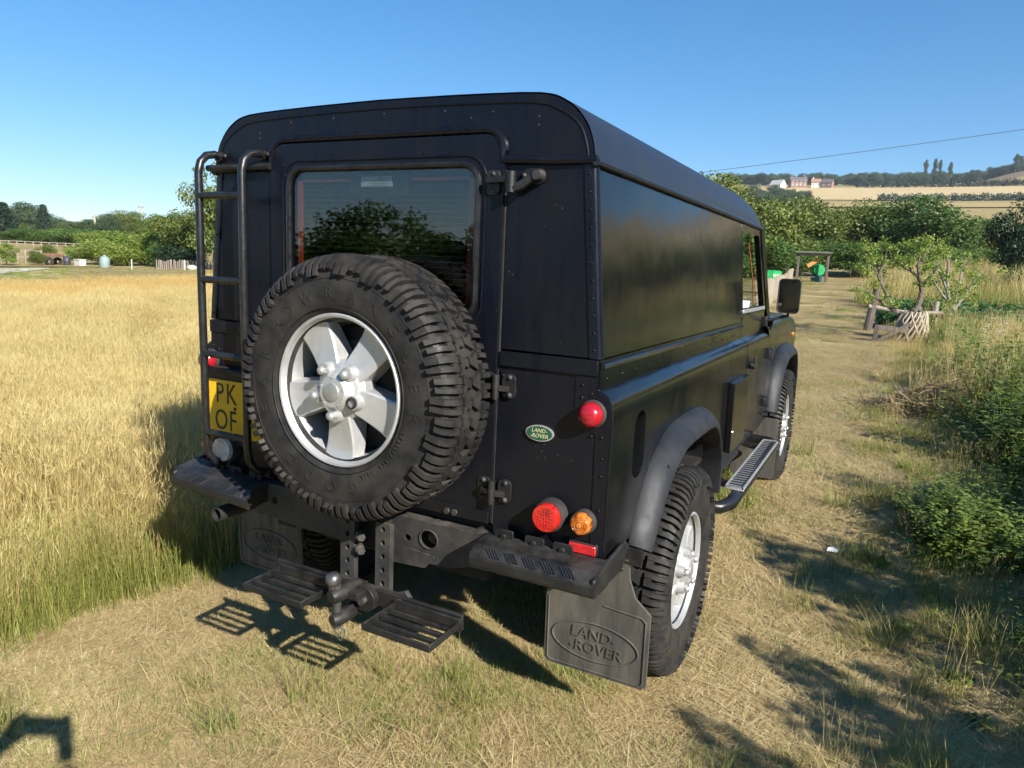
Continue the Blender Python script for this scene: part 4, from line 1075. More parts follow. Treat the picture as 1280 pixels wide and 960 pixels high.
def blades(rng, n, spread, hmin, hmax, width, lean, seg=3, flat=0.0, tip=.15, droop=.5):
    """grass blades as bent strips; returns quads, tint, height attribute"""
    a = rng.random(n)*2*pi; r = spread*np.sqrt(rng.random(n))
    base = np.stack([r*np.cos(a), r*np.sin(a), np.zeros(n)], 1)
    h = hmin + (hmax-hmin)*rng.random(n)
    la = rng.random(n)*2*pi; ln = lean*np.abs(rng.normal(size=n))+flat
    dirh = np.stack([np.cos(la), np.sin(la), np.zeros(n)], 1)
    side = np.stack([-np.sin(la+rng.normal(size=n)*.8), np.cos(la), np.zeros(n)], 1); side = unit(side)
    w = width*(.6+.8*rng.random(n))
    tint = rng.random(n)
    pts = []
    for k in range(seg+1):
        t = k/seg
        ang = np.clip(ln*(.35+droop*t*1.3), 0, 1.55) if flat < 1 else np.clip(1.42 + .14*np.sin(t*3+la*3), 1.2, 1.58)
        if k == 0: p = base.copy()
        else:
            p = pts[-1] + (h/seg)[:,None]*(dirh*np.sin(ang)[:,None] + np.array([0,0,1.0])*np.cos(ang)[:,None])
        pts.append(p)
    Q = []; T = []; Hh = []
    for k in range(seg):
        w0 = (w*(1-(1-tip)*(k/seg)**1.3))[:,None]*side*.5; w1 = (w*(1-(1-tip)*((k+1)/seg)**1.3))[:,None]*side*.5
        Q.append(np.stack([pts[k]-w0, pts[k]+w0, pts[k+1]+w1, pts[k+1]-w1], 1)); T.append(tint)
        h0 = np.clip(pts[k][:,2]/hmax,0,1); h1 = np.clip(pts[k+1][:,2]/hmax,0,1)
        Hh.append(np.stack([h0,h0,h1,h1],1))
    return np.concatenate(Q), np.concatenate(T), np.concatenate(Hh), pts[-1]
def proto(name, Q, T, Hh, mat):
    me = quads_mesh(name, Q, mat, T, Hh)
    return bpy.data.objects.new(name, me)      # prototype only: not linked into the scene
def seedheads(rng, tips, ln, w, n=1):
    """small feathery seed heads at stem tips"""
    k = len(tips); Q = []; 
    for j in range(3):
        d = unit(rng.normal(size=(k,3))*.45 + np.array([0,0,1.0])); sd = unit(np.cross(d, rng.normal(size=(k,3))))
        c = tips + d*(ln*.15*j)[:,None] if hasattr(ln,'shape') else tips + d*ln*.15*j
        Q.append(np.stack([c - d*ln*.15, c+sd*w, c+d*ln*.6, c-sd*w], 1))
    return np.concatenate(Q)
def scatter(name, protos, P, rot, scl, idx, label=None, cat=None):
    """one object that places prototype clumps on points (rot: euler xyz, scl: float)"""
    me = bpy.data.meshes.new(name); n = len(P)
    me.vertices.add(n); me.vertices.foreach_set('co', np.asarray(P, dtype=np.float32).ravel())
    a = me.attributes.new('rot', 'FLOAT_VECTOR', 'POINT'); a.data.foreach_set('vector', np.asarray(rot, dtype=np.float32).ravel())
    a = me.attributes.new('scl', 'FLOAT_VECTOR', 'POINT')
    s = np.asarray(scl, dtype=np.float32); s = np.repeat(s[:,None],3,1) if s.ndim == 1 else s
    a.data.foreach_set('vector', np.ascontiguousarray(s).ravel())
    a = me.attributes.new('pick', 'INT', 'POINT'); a.data.foreach_set('value', np.asarray(idx, dtype=np.int32))
    o = bpy.data.objects.new(name, me); COL.objects.link(o)
    ng = bpy.data.node_groups.new(name, 'GeometryNodeTree')
    ng.interface.new_socket('Geometry', in_out='INPUT', socket_type='NodeSocketGeometry'); ng.interface.new_socket('Geometry', in_out='OUTPUT', socket_type='NodeSocketGeometry')
    gi = ng.nodes.new('NodeGroupInput'); go = ng.nodes.new('NodeGroupOutput')
    ip = ng.nodes.new('GeometryNodeInstanceOnPoints'); jn = ng.nodes.new('GeometryNodeJoinGeometry')
    for p in reversed(protos):
        oi = ng.nodes.new('GeometryNodeObjectInfo'); oi.inputs['Object'].default_value = p; oi.inputs['As Instance'].default_value = True
        ng.links.new(oi.outputs['Geometry'], jn.inputs[0])
    def na(nm, dt):
        q = ng.nodes.new('GeometryNodeInputNamedAttribute'); q.data_type = dt; q.inputs['Name'].default_value = nm; return q.outputs['Attribute']
    ng.links.new(gi.outputs[0], ip.inputs['Points']); ng.links.new(jn.outputs[0], ip.inputs['Instance'])
    ip.inputs['Pick Instance'].default_value = True
    ng.links.new(na('pick','INT'), ip.inputs['Instance Index']); ng.links.new(na('rot','FLOAT_VECTOR'), ip.inputs['Rotation']); ng.links.new(na('scl','FLOAT_VECTOR'), ip.inputs['Scale'])
    ng.links.new(ip.outputs[0], go.inputs[0])
    md = o.modifiers.new('scatter', 'NODES'); md.node_group = ng
    tag(o, label, cat, kind='stuff')
    return o
def wedge(rng, n, az0, az1, r0, r1, pw=1.0):
    """random ground points between two azimuths (degrees, from +y towards +x) and distances from the camera position"""
    az = np.radians(az0 + (az1-az0)*rng.random(n)); r = np.sqrt(r0*r0 + (r1*r1-r0*r0)*rng.random(n)**pw)
    return CAM.x + r*np.sin(az), CAM.y + r*np.cos(az), r
def zs(x, y): return np.array([H(a, b) for a, b in zip(x, y)])
def erot(rng, n, tilt=.12):
    return np.stack([rng.normal(size=n)*tilt, rng.normal(size=n)*tilt, rng.random(n)*2*pi], 1)

def slope_rot(rng, n):
    """random turn about the ground's own normal, so flat patches lie along the slope"""
    Rt = Vector((0,0,1)).rotation_difference(Vector((-0.012,-0.03,1)).normalized()).to_matrix()
    return np.array([(Rt @ Matrix.Rotation(a, 3, 'Z')).to_euler()[:] for a in rng.random(n)*2*pi])
# ================================================================ grass
def patch(rng, name, specs, radius, mat):
    """one dense round patch of blades; specs: (count, hmin, hmax, width, lean, seg, flat, tip, droop, seed length)"""
    Qs=[];Ts=[];Hs=[]
    for (n,h0,h1,w,ln,sg,fl,tp,dr,sd) in specs:
        Q,T,Hh,tips = blades(rng, n, radius, h0, h1, w, ln, sg, fl, tp, dr)
        if fl > 1: Q = Q + np.array([0,0,.006]) + np.tile(rng.random(n)*.02, sg)[:,None,None]*np.array([0,0,1.0])
        Qs.append(Q);Ts.append(T);Hs.append(Hh)
        if sd:
            S = seedheads(rng, tips, sd*1.3, sd*.020); Qs.append(S); Ts.append(np.full(len(S),.8)); Hs.append(np.ones((len(S),4)))
    return proto(name, np.concatenate(Qs), np.concatenate(Ts), np.concatenate(Hs), mat)
def build_grass():
    rng = np.random.default_rng(5)
    # ---- tall golden grass: dense near patches with seed heads
    near = [patch(rng, 'grass_patch', [(2300,.12,.46,.0029,.42,4,0,.25,.65,0),(560,.28,.60,.0017,.32,4,0,.5,.75,.06),(120,.3,.6,.0022,.9,4,.3,.5,.9,.05)], .34, M['gold_grass']) for k in range(5)]
    near += [patch(rng, 'gold_clump', [(70,.12,.40,.0034,.45,4,0,.25,.7,0),(36,.26,.55,.0020,.35,4,0,.5,.6,.06)], .08, M['gold_grass']) for k in range(2)]
    near += [patch(rng, 'green_patch', [(130,.06,.34,.0042,.66,4,0,.2,.9,0),(14,.3,.52,.0022,.4,4,0,.5,.6,.06)], .12, M['edge_grass']) for k in range(3)]
    def fmask(x, y): return x < np.array([field_x(v) for v in y])
    X=[];Y=[];S=[];I=[]
    for (n, r0, r1) in ((420, 1.0, 7.5), (1150, 7.5, 18)):
        x, y, r = wedge(rng, n, -100, -8, r0, r1)
        ed = np.array([field_x(v) for v in y]) - x
        k = ed > .30; x, y, ed = x[k], y[k], ed[k]
        e = np.clip((ed-.2)/.6, 0, 1)
        idx = rng.integers(0, 5, len(x))
        s = (.68+.32*e)*(.85+.3*rng.random(len(x)))*(1+.16*mask_noise(x, y, 1.1, 3))
        X.append(x);Y.append(y);S.append(s);I.append(idx)
    # green fringe along the mown edge
    for n, inside, sp, i0, i1, s0 in ((900, .10, .20, 7, 10, .45), (420, .16, .14, 5, 7, .6)):
        yy = rng.uniform(-2.5, 8, n); xx = np.array([field_x(v) for v in yy]) - inside - rng.normal(size=n)*sp*.6
        X.append(xx);Y.append(yy);S.append(s0+.5*rng.random(n));I.append(rng.integers(i0,i1,n))
    x, y, r = wedge(rng, 1500, -100, -8, 1, 16); k = x < np.array([field_x(v) for v in y])-.2; x, y = x[k], y[k]   # green shoots among the gold
    k = rng.random(len(x)) < .25+.4*(mask_noise(x, y, .9) > .3); x, y = x[k], y[k]
    X.append(x);Y.append(y);S.append(.8+.5*rng.random(len(x)));I.append(rng.integers(7,10,len(x)))
    x=np.concatenate(X);y=np.concatenate(Y);s=np.concatenate(S);i=np.concatenate(I)
    scatter('golden_grass', near, np.stack([x,y,zs(x,y)-.01],1), erot(rng,len(x),.05), s, i, 'tall dry golden grass with green bases beside the black vehicle', 'grass')
    far = [patch(rng, 'grass_tuft', [(2500,.20,.48,.0085,.34,2,0,.3,.6,0),(700,.32,.56,.004,.26,2,0,.4,.6,.07)], 1.0, M['field_grass']) for k in range(4)]
    x, y, r = wedge(rng, 1500, -82, -16, 16.5, 40)
    k = fmask(x, y) & (r < np.clip(23+(np.degrees(np.arctan2(x-CAM.x, y-CAM.y))+60.5)*.42, 21, 40)+.5*mask_noise(x, y, .3)); x, y = x[k], y[k]
    T0, T1 = ground_at(0, 344), ground_at(60, 337.5)
    side = (T1.x-T0.x)*(y-T0.y)-(T1.y-T0.y)*(x-T0.x)
    k = ~((side < 0) & (x < T1.x) & (np.hypot(x-CAM.x, y-CAM.y) > 30)); x, y = x[k], y[k]
    scatter('far_golden_grass', far, np.stack([x,y,zs(x,y)-.02],1), erot(rng,len(x),.03), .85+.3*rng.random(len(x))+.12*mask_noise(x,y,.35), rng.integers(0,4,len(x)), 'open field of tall dry golden grass stretching to the hedge', 'grass')
    # ---- mown straw turf
    turf = [patch(rng, 'dry_turf', [(2600,.006,.024,.0020,.9,2,.7,.3,.9,0),(5600,.012,.050,.0017,.1,2,1.46,.6,.12,0),(420,.06,.15,.0017,.1,2,1.46,.6,.12,0)], .36, M['straw']) for k in range(5)]
    turf += [patch(rng, 'green_turf', [(190,.018,.065,.0027,.75,3,.1,.2,.8,0)], .12, M['short_green']) for k in range(3)]
    turf += [patch(rng, 'ragged_tuft', [(90,.06,.20,.0030,.55,3,.1,.2,.8,0)], .07, M['short_green']), patch(rng, 'ragged_tuft', [(60,.08,.22,.0028,.6,3,.1,.2,.8,0)], .07, M['edge_grass'])]
    X=[];Y=[];S=[];I=[]
    for (n, r0, r1, az0, az1, sc) in ((330,.9,4.2,-95,60,1.0),(430,4.2,10,-40,45,1.35),(950,10,24,-26,24,1.6),(1150,24,62,-24,14,2.2),(1100,20,50,-75,-38,2.2)):
        x, y, r = wedge(rng, n, az0, az1, r0, r1)
        fx = np.array([field_x(v) for v in y]); k = (x > fx-.15) | (r > 30); x, y, fx = x[k], y[k], fx[k]
        bare = (mask_noise(x, y, 2.3, 7.0) > .62) & (rng.random(len(x)) < .8); x, y = x[~bare], y[~bare]      # worn patches
        if r0 == 20:
            px, py = to_px(x, y, zs(x, y)); k = ~((px < 95) & (py > 333.5) & (py < 352)); x, y = x[k], y[k]
        s = sc*(.8+.4*rng.random(len(x)))
        X.append(x);Y.append(y);S.append(s);I.append(rng.integers(0,5,len(x)))
        # green tufts gather in patches
        x, y, r = wedge(rng, {330:9900,430:12900,950:9000}.get(n, 3500), az0, az1, r0, r1)
        fx = np.array([field_x(v) for v in y]); k = (x > fx-.15) | (r > 30); x, y, fx = x[k], y[k], fx[k]
        g1 = mask_noise(x, y, 1.05, 1.0) + .6*mask_noise(x, y, 3.1) + .5*np.exp(-(x-fx)/.3) + .30*np.clip((x-1.1)/.8, 0, 1)*(y < 9)
        pg = np.clip(.10 + .32*(g1 - .10), .03, .6); k = rng.random(len(x)) < pg; x, y, g1 = x[k], y[k], g1[k]
        lng = rng.random(len(x)) < np.clip(.06 + .04*((x > 1.15) & (y < 7)), 0, .3)
        idx = np.where(lng, rng.integers(8, 10, len(x)), rng.integers(5, 8, len(x)))
        s = sc*(.55+.6*rng.random(len(x)))
        X.append(x);Y.append(y);S.append(s);I.append(idx)
    x=np.concatenate(X);y=np.concatenate(Y);s=np.concatenate(S);i=np.concatenate(I)
    sv = np.stack([s, s, np.minimum(s, 1.3)*np.where(i < 5, .65+.5*rng.random(len(s)), 1)], 1)
    scatter('mown_dry_grass', turf, np.stack([x,y,zs(x,y)+.002],1), slope_rot(rng,len(x)), sv, i, 'short mown straw-coloured grass with green tufts on the path', 'grass')
    # ---- rough grass on the right round the old apple tree
    rough = [patch(rng, 'rough_grass', [(260,.12,.42,.006,.45,3,0,.25,.6,0),(110,.3,.65,.0032,.3,3,0,.5,.5,.06)], .45, M['gold_grass']) for k in range(3)]
    rough += [patch(rng, 'rough_green', [(420,.12,.42,.0065,.5,3,0,.2,.6,0)], .42, M['edge_grass']) for k in range(2)]
    rough += [patch(rng, 'lush_green', [(260,.25,.60,.0065,.45,3,0,.2,.7,0)], .28, M['leaf_nettle'])]
    x, y, r = wedge(rng, 1300, -3, 30, 8.2, 26)
    edge = 1.35 + .10*np.clip(y-7, 0, 6)/6 - .9*np.clip((y-13)/6, 0, 1) + .35*mask_noise(x, y, .8)
    ln = x - edge
    k = (ln > 0) & (rng.random(len(x)) < np.clip(.35+ln*.6, 0, 1)) & (y < 15.6 + .5*mask_noise(x, y, .7)); x, y, ln = x[k], y[k], ln[k]
    lush = np.exp(-((x-2.75)**2/.18+(y-12.6)**2/1.6))
    g = rng.random(len(x)) < np.clip(.34 + .4*(mask_noise(x, y, .6, 5) > .15) , 0, .9)
    idx = np.where(g, rng.integers(3,5,len(x)), rng.integers(0,3,len(x))); idx = np.where(rng.random(len(x)) < lush*1.2, 5, idx)
    s = np.clip(.35+ln*.5, .3, 1.0)*(.7+.5*rng.random(len(x)))
    x2, y2, r2 = wedge(rng, 900, -2.5, 18, 23, 58); k = x2 > 1.2+.4*mask_noise(x2, y2, .3); x2, y2 = x2[k], y2[k]     # waist-high growth beyond the vegetable patch
    x = np.concatenate([x, x2]); y = np.concatenate([y, y2]); s = np.concatenate([s, 1.5+1.0*rng.random(len(x2))]); idx = np.concatenate([idx, np.where(rng.random(len(x2)) < .7, rng.integers(3,5,len(x2)), rng.integers(0,3,len(x2)))])
    scatter('rough_grass', rough, np.stack([x,y,zs(x,y)-.01],1), erot(rng,len(x),.08), s, idx, 'rough uncut grass around the old apple tree, half dry', 'grass')
build_grass()

# ================================================================ trees and bushes
def lobes_round(rng, n, base=.16, spread=(.36,.36), r=(.13,.22)):
    L = []
    for k in range(n):
        d = unit(rng.normal(size=3)); t = rng.random()**.45
        zc = base + (1-base)/2; hz = (1-base)/2
        rr = r[0] + (r[1]-r[0])*rng.random()
        L.append((d[0]*t*spread[0], d[1]*t*spread[1], zc + d[2]*t*(hz-rr*.8), rr, rr, rr*.85))
    return L
def trunk_mesh(rng, h, r, limbs, seg=5):
    mb = MB(); p = [Vector((0,0,-.03))]; 
    for k in range(1, seg+1): p.append(Vector((rng.normal()*.012*k, rng.normal()*.012*k, h*k/seg)))
    mb.tube(p, [r*(1.25 if k == 0 else 1-.6*k/seg) for k in range(seg+1)], 7)
    for (x,y,z,*_) in limbs:
        a = p[int(2+rng.integers(0, seg-2))]
        m = (a + Vector((x,y,z)))/2 + Vector((0,0,-.04))
        mb.tube([a, m, Vector((x,y,z))], [r*.5, r*.32, r*.12], 5)
    return mb
CROWNS = {}
def crown_type(key, seed, nl, nleaf, size, base=.14, spread=(.36,.36), r=(.13,.22), trunk=(.5,.035), aspect=.55):
    rng = np.random.default_rng(seed); L = lobes_round(rng, nl, base, spread, r)
    V4, T = leaves(rng, L, nleaf, size, aspect=aspect)
    V4[...,2] = np.maximum(V4[...,2], 0)
    me = quads_mesh('crown', V4, M['leaf_green'], T)
    tm = trunk_mesh(rng, trunk[0], trunk[1], [L[i] for i in rng.choice(len(L), min(9, len(L)), replace=False)]).mesh('trunk', M['bark'])
    CROWNS[key] = (me, tm)
crown_type('round', 1, 34, 16000, .0155)
crown_type('oak', 2, 46, 17000, .0150, .10, (.38,.38), (.11,.19))
crown_type('shrub', 3, 40, 15000, .0170, .0, (.40,.40), (.13,.22), (.35,.03))
crown_type('shrub2', 4, 30, 14000, .0180, .0, (.38,.38), (.14,.25), (.35,.03))
crown_type('loose', 6, 40, 5200, .019, .06, (.36,.36), (.07,.13), (.75,.022))
crown_type('sparse', 16, 34, 1700, .022, .05, (.38,.38), (.06,.12), (.75,.02))
crown_type('poplar', 8, 26, 3500, .020, .04, (.10,.10), (.06,.11), (.8,.02))
def conifer_type(key, seed):
    rng = np.random.default_rng(seed); V = []; T = []
    for k in range(17):
        z = .10 + .88*k/17; rad = .30*(1-k/17.5)+.015
        nb = 11
        for b in range(nb):
            a = 2*pi*b/nb + k*.7 + rng.normal()*.15; rr = rad*(.8+.4*rng.random())
            L = [(cos(a)*rr*t, sin(a)*rr*t, z-.05*t, .035+.02*(1-t), .035, .022) for t in (.35,.7,.95)]
            q, t_ = leaves(rng, L, 45, .016, aspect=.35); V.append(q); T.append(t_)
    me = quads_mesh('crown', np.concatenate(V), M['needle'], np.concatenate(T))
    CROWNS[key] = (me, MB().tube([(0,0,-.02),(0,0,.5),(0,0,.95)], [.03,.02,.005], 7).mesh('trunk', M['bark']))
conifer_type('conifer', 9)
def plant_tree(name, label, key, pos, h, w, mat, group=None, cat='tree', rz=None):
    t = empty(name, pos); tag(t, label, cat, group)
    rz = random.random()*6.28 if rz is None else rz
    Mx = Matrix.Translation(Vector(pos)) @ Matrix.Rotation(rz, 4, 'Z') @ Matrix.Diagonal((w, w, h, 1))
    for nm, me in zip(('crown','trunk'), CROWNS[key]):
        o = inst(nm, me, Mx, t)
        if nm == 'crown':
            o.material_slots[0].link = 'OBJECT'; o.material_slots[0].material = M[mat]
    return t
def tree_px(name, label, key, px, topy, dist, wpx, mat, group=None, cat='tree', sink=.0):
    p = at(px, topy, dist); z = H(p.x, p.y) - sink
    return plant_tree(name, label, key, (p.x, p.y, z), p.z - z, wpx*dist/FPX*1.12, mat, group, cat)

G1 = 'hedgerow trees beyond the field shelter'
HL = 'olive-green tree in the dense hedgerow line beyond the field shelter'
tree_px('hedgerow_tree', 'pale olive spreading tree rising behind the vehicle cab roof', 'oak', 898, 212, 50, 150, 'leaf_olive', G1)
tree_px('hedgerow_tree', 'olive tree mostly hidden behind the vehicle roof', 'round', 842, 226, 52, 120, 'leaf_olive', G1)
tree_px('hedgerow_tree', 'olive hedgerow tree rising behind the green barrel and paling fence', 'shrub', 958, 236, 56, 118, 'leaf_olive', G1)
HLS = ('olive hedgerow tree directly behind the left post of the shelter','olive hedgerow tree directly behind the right post of the shelter','broad olive hedgerow tree above the path end, right of the shelter','olive hedgerow bush-tree between the shelter and the apple tree','olive hedgerow tree behind the sparse young fruit tree','olive hedgerow tree between the young fruit tree and the dark evergreen')
for hi, (px, ty, d, w, k, m) in enumerate(((1000,242,62,100,'oak','leaf_olive'),(1040,246,66,96,'shrub','leaf_olive'),(1078,247,66,90,'round','leaf_olive'),(1112,252,68,90,'shrub2','leaf_olive'),(1205,262,72,90,'shrub','leaf_olive'),(1240,270,74,80,'oak','leaf_olive'))):
    tree_px('hedgerow_tree', HLS[hi], k, px, ty, d, w, m, G1)
tree_px('hedgerow_tree', 'tall dark green tree breaking the pale stubble field above the old apple tree', 'oak', 1155, 240, 64, 118, 'leaf_green', G1)
for k, px in enumerate(range(330, 830, 62)):
    tree_px('hedgerow_tree', 'olive tree of the hedgerow standing out of sight beyond the vehicle', ('oak','shrub','round')[k % 3], px, 246+(k % 3)*7-14*(px > 600), 54+4*(k % 2), 112, ('leaf_olive','leaf_green')[k % 2], 'hedgerow trees beyond the vehicle')
DL = 'dark green hawthorn bush filling the foot of the hedgerow behind the shelter'
DLS = ('mostly hidden behind the vehicle cab','behind the green barrel','filling the gap left of the shelter','seen over the shelter roof','just right of the shelter','at the end of the mown path','behind the left fence post','behind the crown of the apple tree','behind the young fruit tree')
for di, (px, ty, d, w) in enumerate(((905,268,46,100),(950,283,50,90),(985,290,56,80),(1035,290,58,80),(1075,296,58,80),(1115,298,60,80),(1160,300,58,90),(1195,305,60,80),(1230,308,62,80))):
    tree_px('hedge_bush', 'dark green hawthorn bush at the hedgerow foot, ' + DLS[di], 'shrub' if px % 2 else 'shrub2', px, ty, d, w, 'leaf_green', 'dark bushes at the hedgerow foot', 'bush', .2)
tree_px('dark_tree', 'dark evergreen tree standing alone beside the vegetable patch', 'oak', 1296, 240, 34, 74, 'leaf_dark')
tree_px('dark_bush', 'small dark round bush at the foot of the dark evergreen', 'shrub2', 1278, 326, 31, 34, 'leaf_green', None, 'bush')
# trees out to the right and behind the photographer: they stand in the same hedge and show in the paintwork
RL = 'hedge tree far to the right of the path, seen reflected in the paintwork'
for x, y, h, w in ((9.5,33,4.6,5.5),(12,28,3.4,5),(14.5,22,3.2,5),(17,15,4.2,6),(18.5,8,5.0,6),(19.5,0,5.5,7)):
    plant_tree('boundary_tree', RL, 'shrub', (x,y,plane_z(x,y)), h, w, 'leaf_olive', 'boundary hedge trees right of the path')
BL = 'boundary tree behind the vehicle tailgate, seen reflected in the rear glass'
for x, y, h, w in ((-6.5,-13,3.4,4.5),(-10.5,-13.5,3.6,5),(-14.5,-13,2.6,5.0),(-19,-12,3.0,6),(-1,-16,6.0,7),(5,-19,6.5,7),(-24,-9,3.5,7)):
    plant_tree('boundary_tree', BL, 'oak', (x,y,plane_z(x,y)), h, w, 'leaf_green', 'boundary trees behind the tailgate')
SL = 'leafy shrub on the weedy bank to the right, casting shade over the path'
for x, y, h, w in ((4.4,2.1,2.3,.85),(4.15,.6,2.3,1.15),(3.95,-.45,2.0,1.0),(4.2,-1.3,2.3,.85),(3.7,.2,1.3,.9)):
    plant_tree('bank_shrub', SL, 'loose', (x,y,plane_z(x,y)), h, w*1.3, 'leaf_nettle', 'shrubs on the weedy bank', 'bush')

# ---- left side
tree_px('loose_tree', 'tall loose pale tree behind the ladder at the field edge', 'loose', 264, 196, 46, 74, 'leaf_olive')
tree_px('loose_tree', 'broad grey-green tree at the field edge, lower neighbour of the tall loose one', 'oak', 236, 258, 52, 76, 'leaf_olive')
LB = 'bright green bush in the thicket at the far edge of the golden field'
LBS = ('bright green bush at the field edge behind the pale tank','taller bright green bush in the thicket right of the pale tank','bright green bush in the thicket left of the grey paling','mid-green bush of the thicket standing above the grey paling')
for li, (px, ty, d, w, m) in enumerate(((128,296,54,62,'leaf_bright'),(160,286,56,64,'leaf_bright'),(192,284,55,62,'leaf_bright'),(214,292,52,50,'leaf_green'))):
    tree_px('thicket_bush', LBS[li], 'shrub' if px % 4 else 'shrub2', px, ty, d, w, m, 'bushes at the field edge', 'bush', .2)
tree_px('thicket_bush', 'dark low bush beside the grey paling fence', 'shrub2', 222, 306, 49, 56, 'leaf_dark', None, 'bush', .2)
PB = 'rounded hedge bush along the far rail of the paddock'
for px, ty, d, w, m in ((14,286,98,44,'leaf_green'),(46,283,98,46,'leaf_green'),(68,282,100,36,'leaf_bright'),(98,281,92,50,'leaf_green'),(118,284,88,44,'leaf_bright'),(-25,284,98,50,'leaf_green')):
    tree_px('paddock_bush', PB, 'shrub', px, ty, d, w, m, 'bushes along the paddock', 'bush', .3)
tree_px('conifer', 'dark conical conifer rising from the wood beyond the paddock', 'conifer', 53, 252, 120, 44, 'needle')
tree_px('conifer', 'broad blue-green conifer with drooping boughs beyond the paddock bushes', 'conifer', 2, 249, 112, 64, 'needle')
WL = 'woodland tree on the rise behind the field-edge thicket'
rw = np.random.default_rng(21)
for px, ty, d in ((104,266,140),(128,262,135),(150,258,140),(172,259,150),(196,262,140),(218,256,130),(84,272,150),(140,272,110),(180,272,108),(30,274,150),(205,270,112),(-30,270,150),(240,262,118),(272,262,120),(300,262,124)):
    tree_px('woodland_tree', WL, ('round','oak','shrub')[int(px) % 3], px, ty+4, d, 40*130/d+4, ('leaf_olive','leaf_far','leaf_green')[int(px/2) % 3], 'trees on the wooded rise')
for px, py, label, m, hw in ((8,322,'bright green sapling bush by the paddock rail near the gravel track','leaf_bright',1.5),(58,312,'small grey-green bush standing out in the dry paddock','leaf_olive',1.3),(86,312,'small pale green apple sapling standing out in the dry paddock','leaf_bright',1.2),(45,322,'low dark olive bush near the brown trailer','leaf_olive',1.0)):
    d = 62 if py < 320 else 52
    p = at(px, py, d); z = H(p.x, p.y); plant_tree('paddock_shrub', label, 'loose' if m == 'leaf_bright' else 'shrub2', (p.x,p.y,z), hw, hw*1.1, m, None, 'bush')
# ---- far woods as masses
def far_wood(name, label, cols, topf, rr, n, hmin, hmax, mat, seed):
    rng = np.random.default_rng(seed); pr = []
    for k in ('round','oak','shrub'):
        me = CROWNS[k][0].copy(); me.materials[0] = M[mat]; pr.append(bpy.data.objects.new('wood_crown', me))
    P=[];S=[];I=[]
    for k in range(n):
        px = cols[0]+(cols[1]-cols[0])*rng.random(); r0 = rr[0](px) if callable(rr[0]) else rr[0]; r = r0+(rr[1]-r0)*rng.random()
        d = pray(px, 300); l = hypot(d.x, d.y); x = CAM.x+d.x/l*r; y = CAM.y+d.y/l*r
        h = (hmin+(hmax-hmin)*rng.random())*topf(px); P.append((x,y,H(x,y)-h*.1)); S.append((h*1.25,h*1.25,h)); I.append(rng.integers(0,3))
    return scatter(name, pr, P, np.stack([np.zeros(n),np.zeros(n),rng.random(n)*6.28],1), np.array(S), I, label, 'wood')
far_wood('ridge_wood', 'far woodland along the skyline of the hill above the stubble field', (900,1330), lambda p: 1, (lambda p: 650 if p < 1150 else 650+66*sstep(1150,1175,p), 775), 260, 7, 12, 'leaf_far', 31)
far_wood('ridge_wood', 'far blue-green woodland on the low skyline beyond the paddock', (-140,330), lambda p: 1+.25*sin(p*.05), (230,400), 260, 5, 8.5, 'leaf_far', 32)
far_wood('slope_wood', 'trees scattered on the hill slope behind the hedgerow', (800,1000), lambda p: 1, (300,560), 60, 7, 11, 'leaf_far', 33)
for px, ty, d, w in ((1159,196,710,8),(1171,194,710,8),(1177,196,712,7),(1190,199,710,8),(1273,189,710,9),(1278,192,714,8)):
    tree_px('poplar', 'slim upright poplar on the hill skyline above the brown field', 'poplar', px, ty, d, w*1.9, 'leaf_far', 'poplars on the skyline')
tree_px('skyline_tree', 'dark round tree on the skyline left of the farmhouses', 'round', 952, 215, 640, 16, 'leaf_dark')
def hill_hedge(name, label, cols, r, h, thick, n, mat, seed):
    rng = np.random.default_rng(seed); L = []
    for k in range(70):
        px = cols[0]+(cols[1]-cols[0])*(k+rng.random())/70; d = pray(px, 300); l = hypot(d.x, d.y)
        x = CAM.x+d.x/l*r; y = CAM.y+d.y/l*r; hh = h*(.8+.5*rng.random()); step = (cols[1]-cols[0])/70*r/FPX
        L.append((x, y, H(x,y)+hh*.5, step*.9, thick, hh*.55))
    V4, T = leaves(rng, L, n, .55)
    o = bpy.data.objects.new(name, quads_mesh(name, V4, M[mat], T)); COL.objects.link(o); return tag(o, label, 'hedge')
hill_hedge('hill_hedge', 'dark clipped hedge along the top of the pale stubble field', (1060,1330), 616, 4.2, 1.5, 6000, 'leaf_dark', 41)
hill_hedge('hill_hedge', 'bushy green hedge along the foot of the pale stubble field', (1090,1330), 503, 4.0, 1.6, 6000, 'leaf_far', 42)

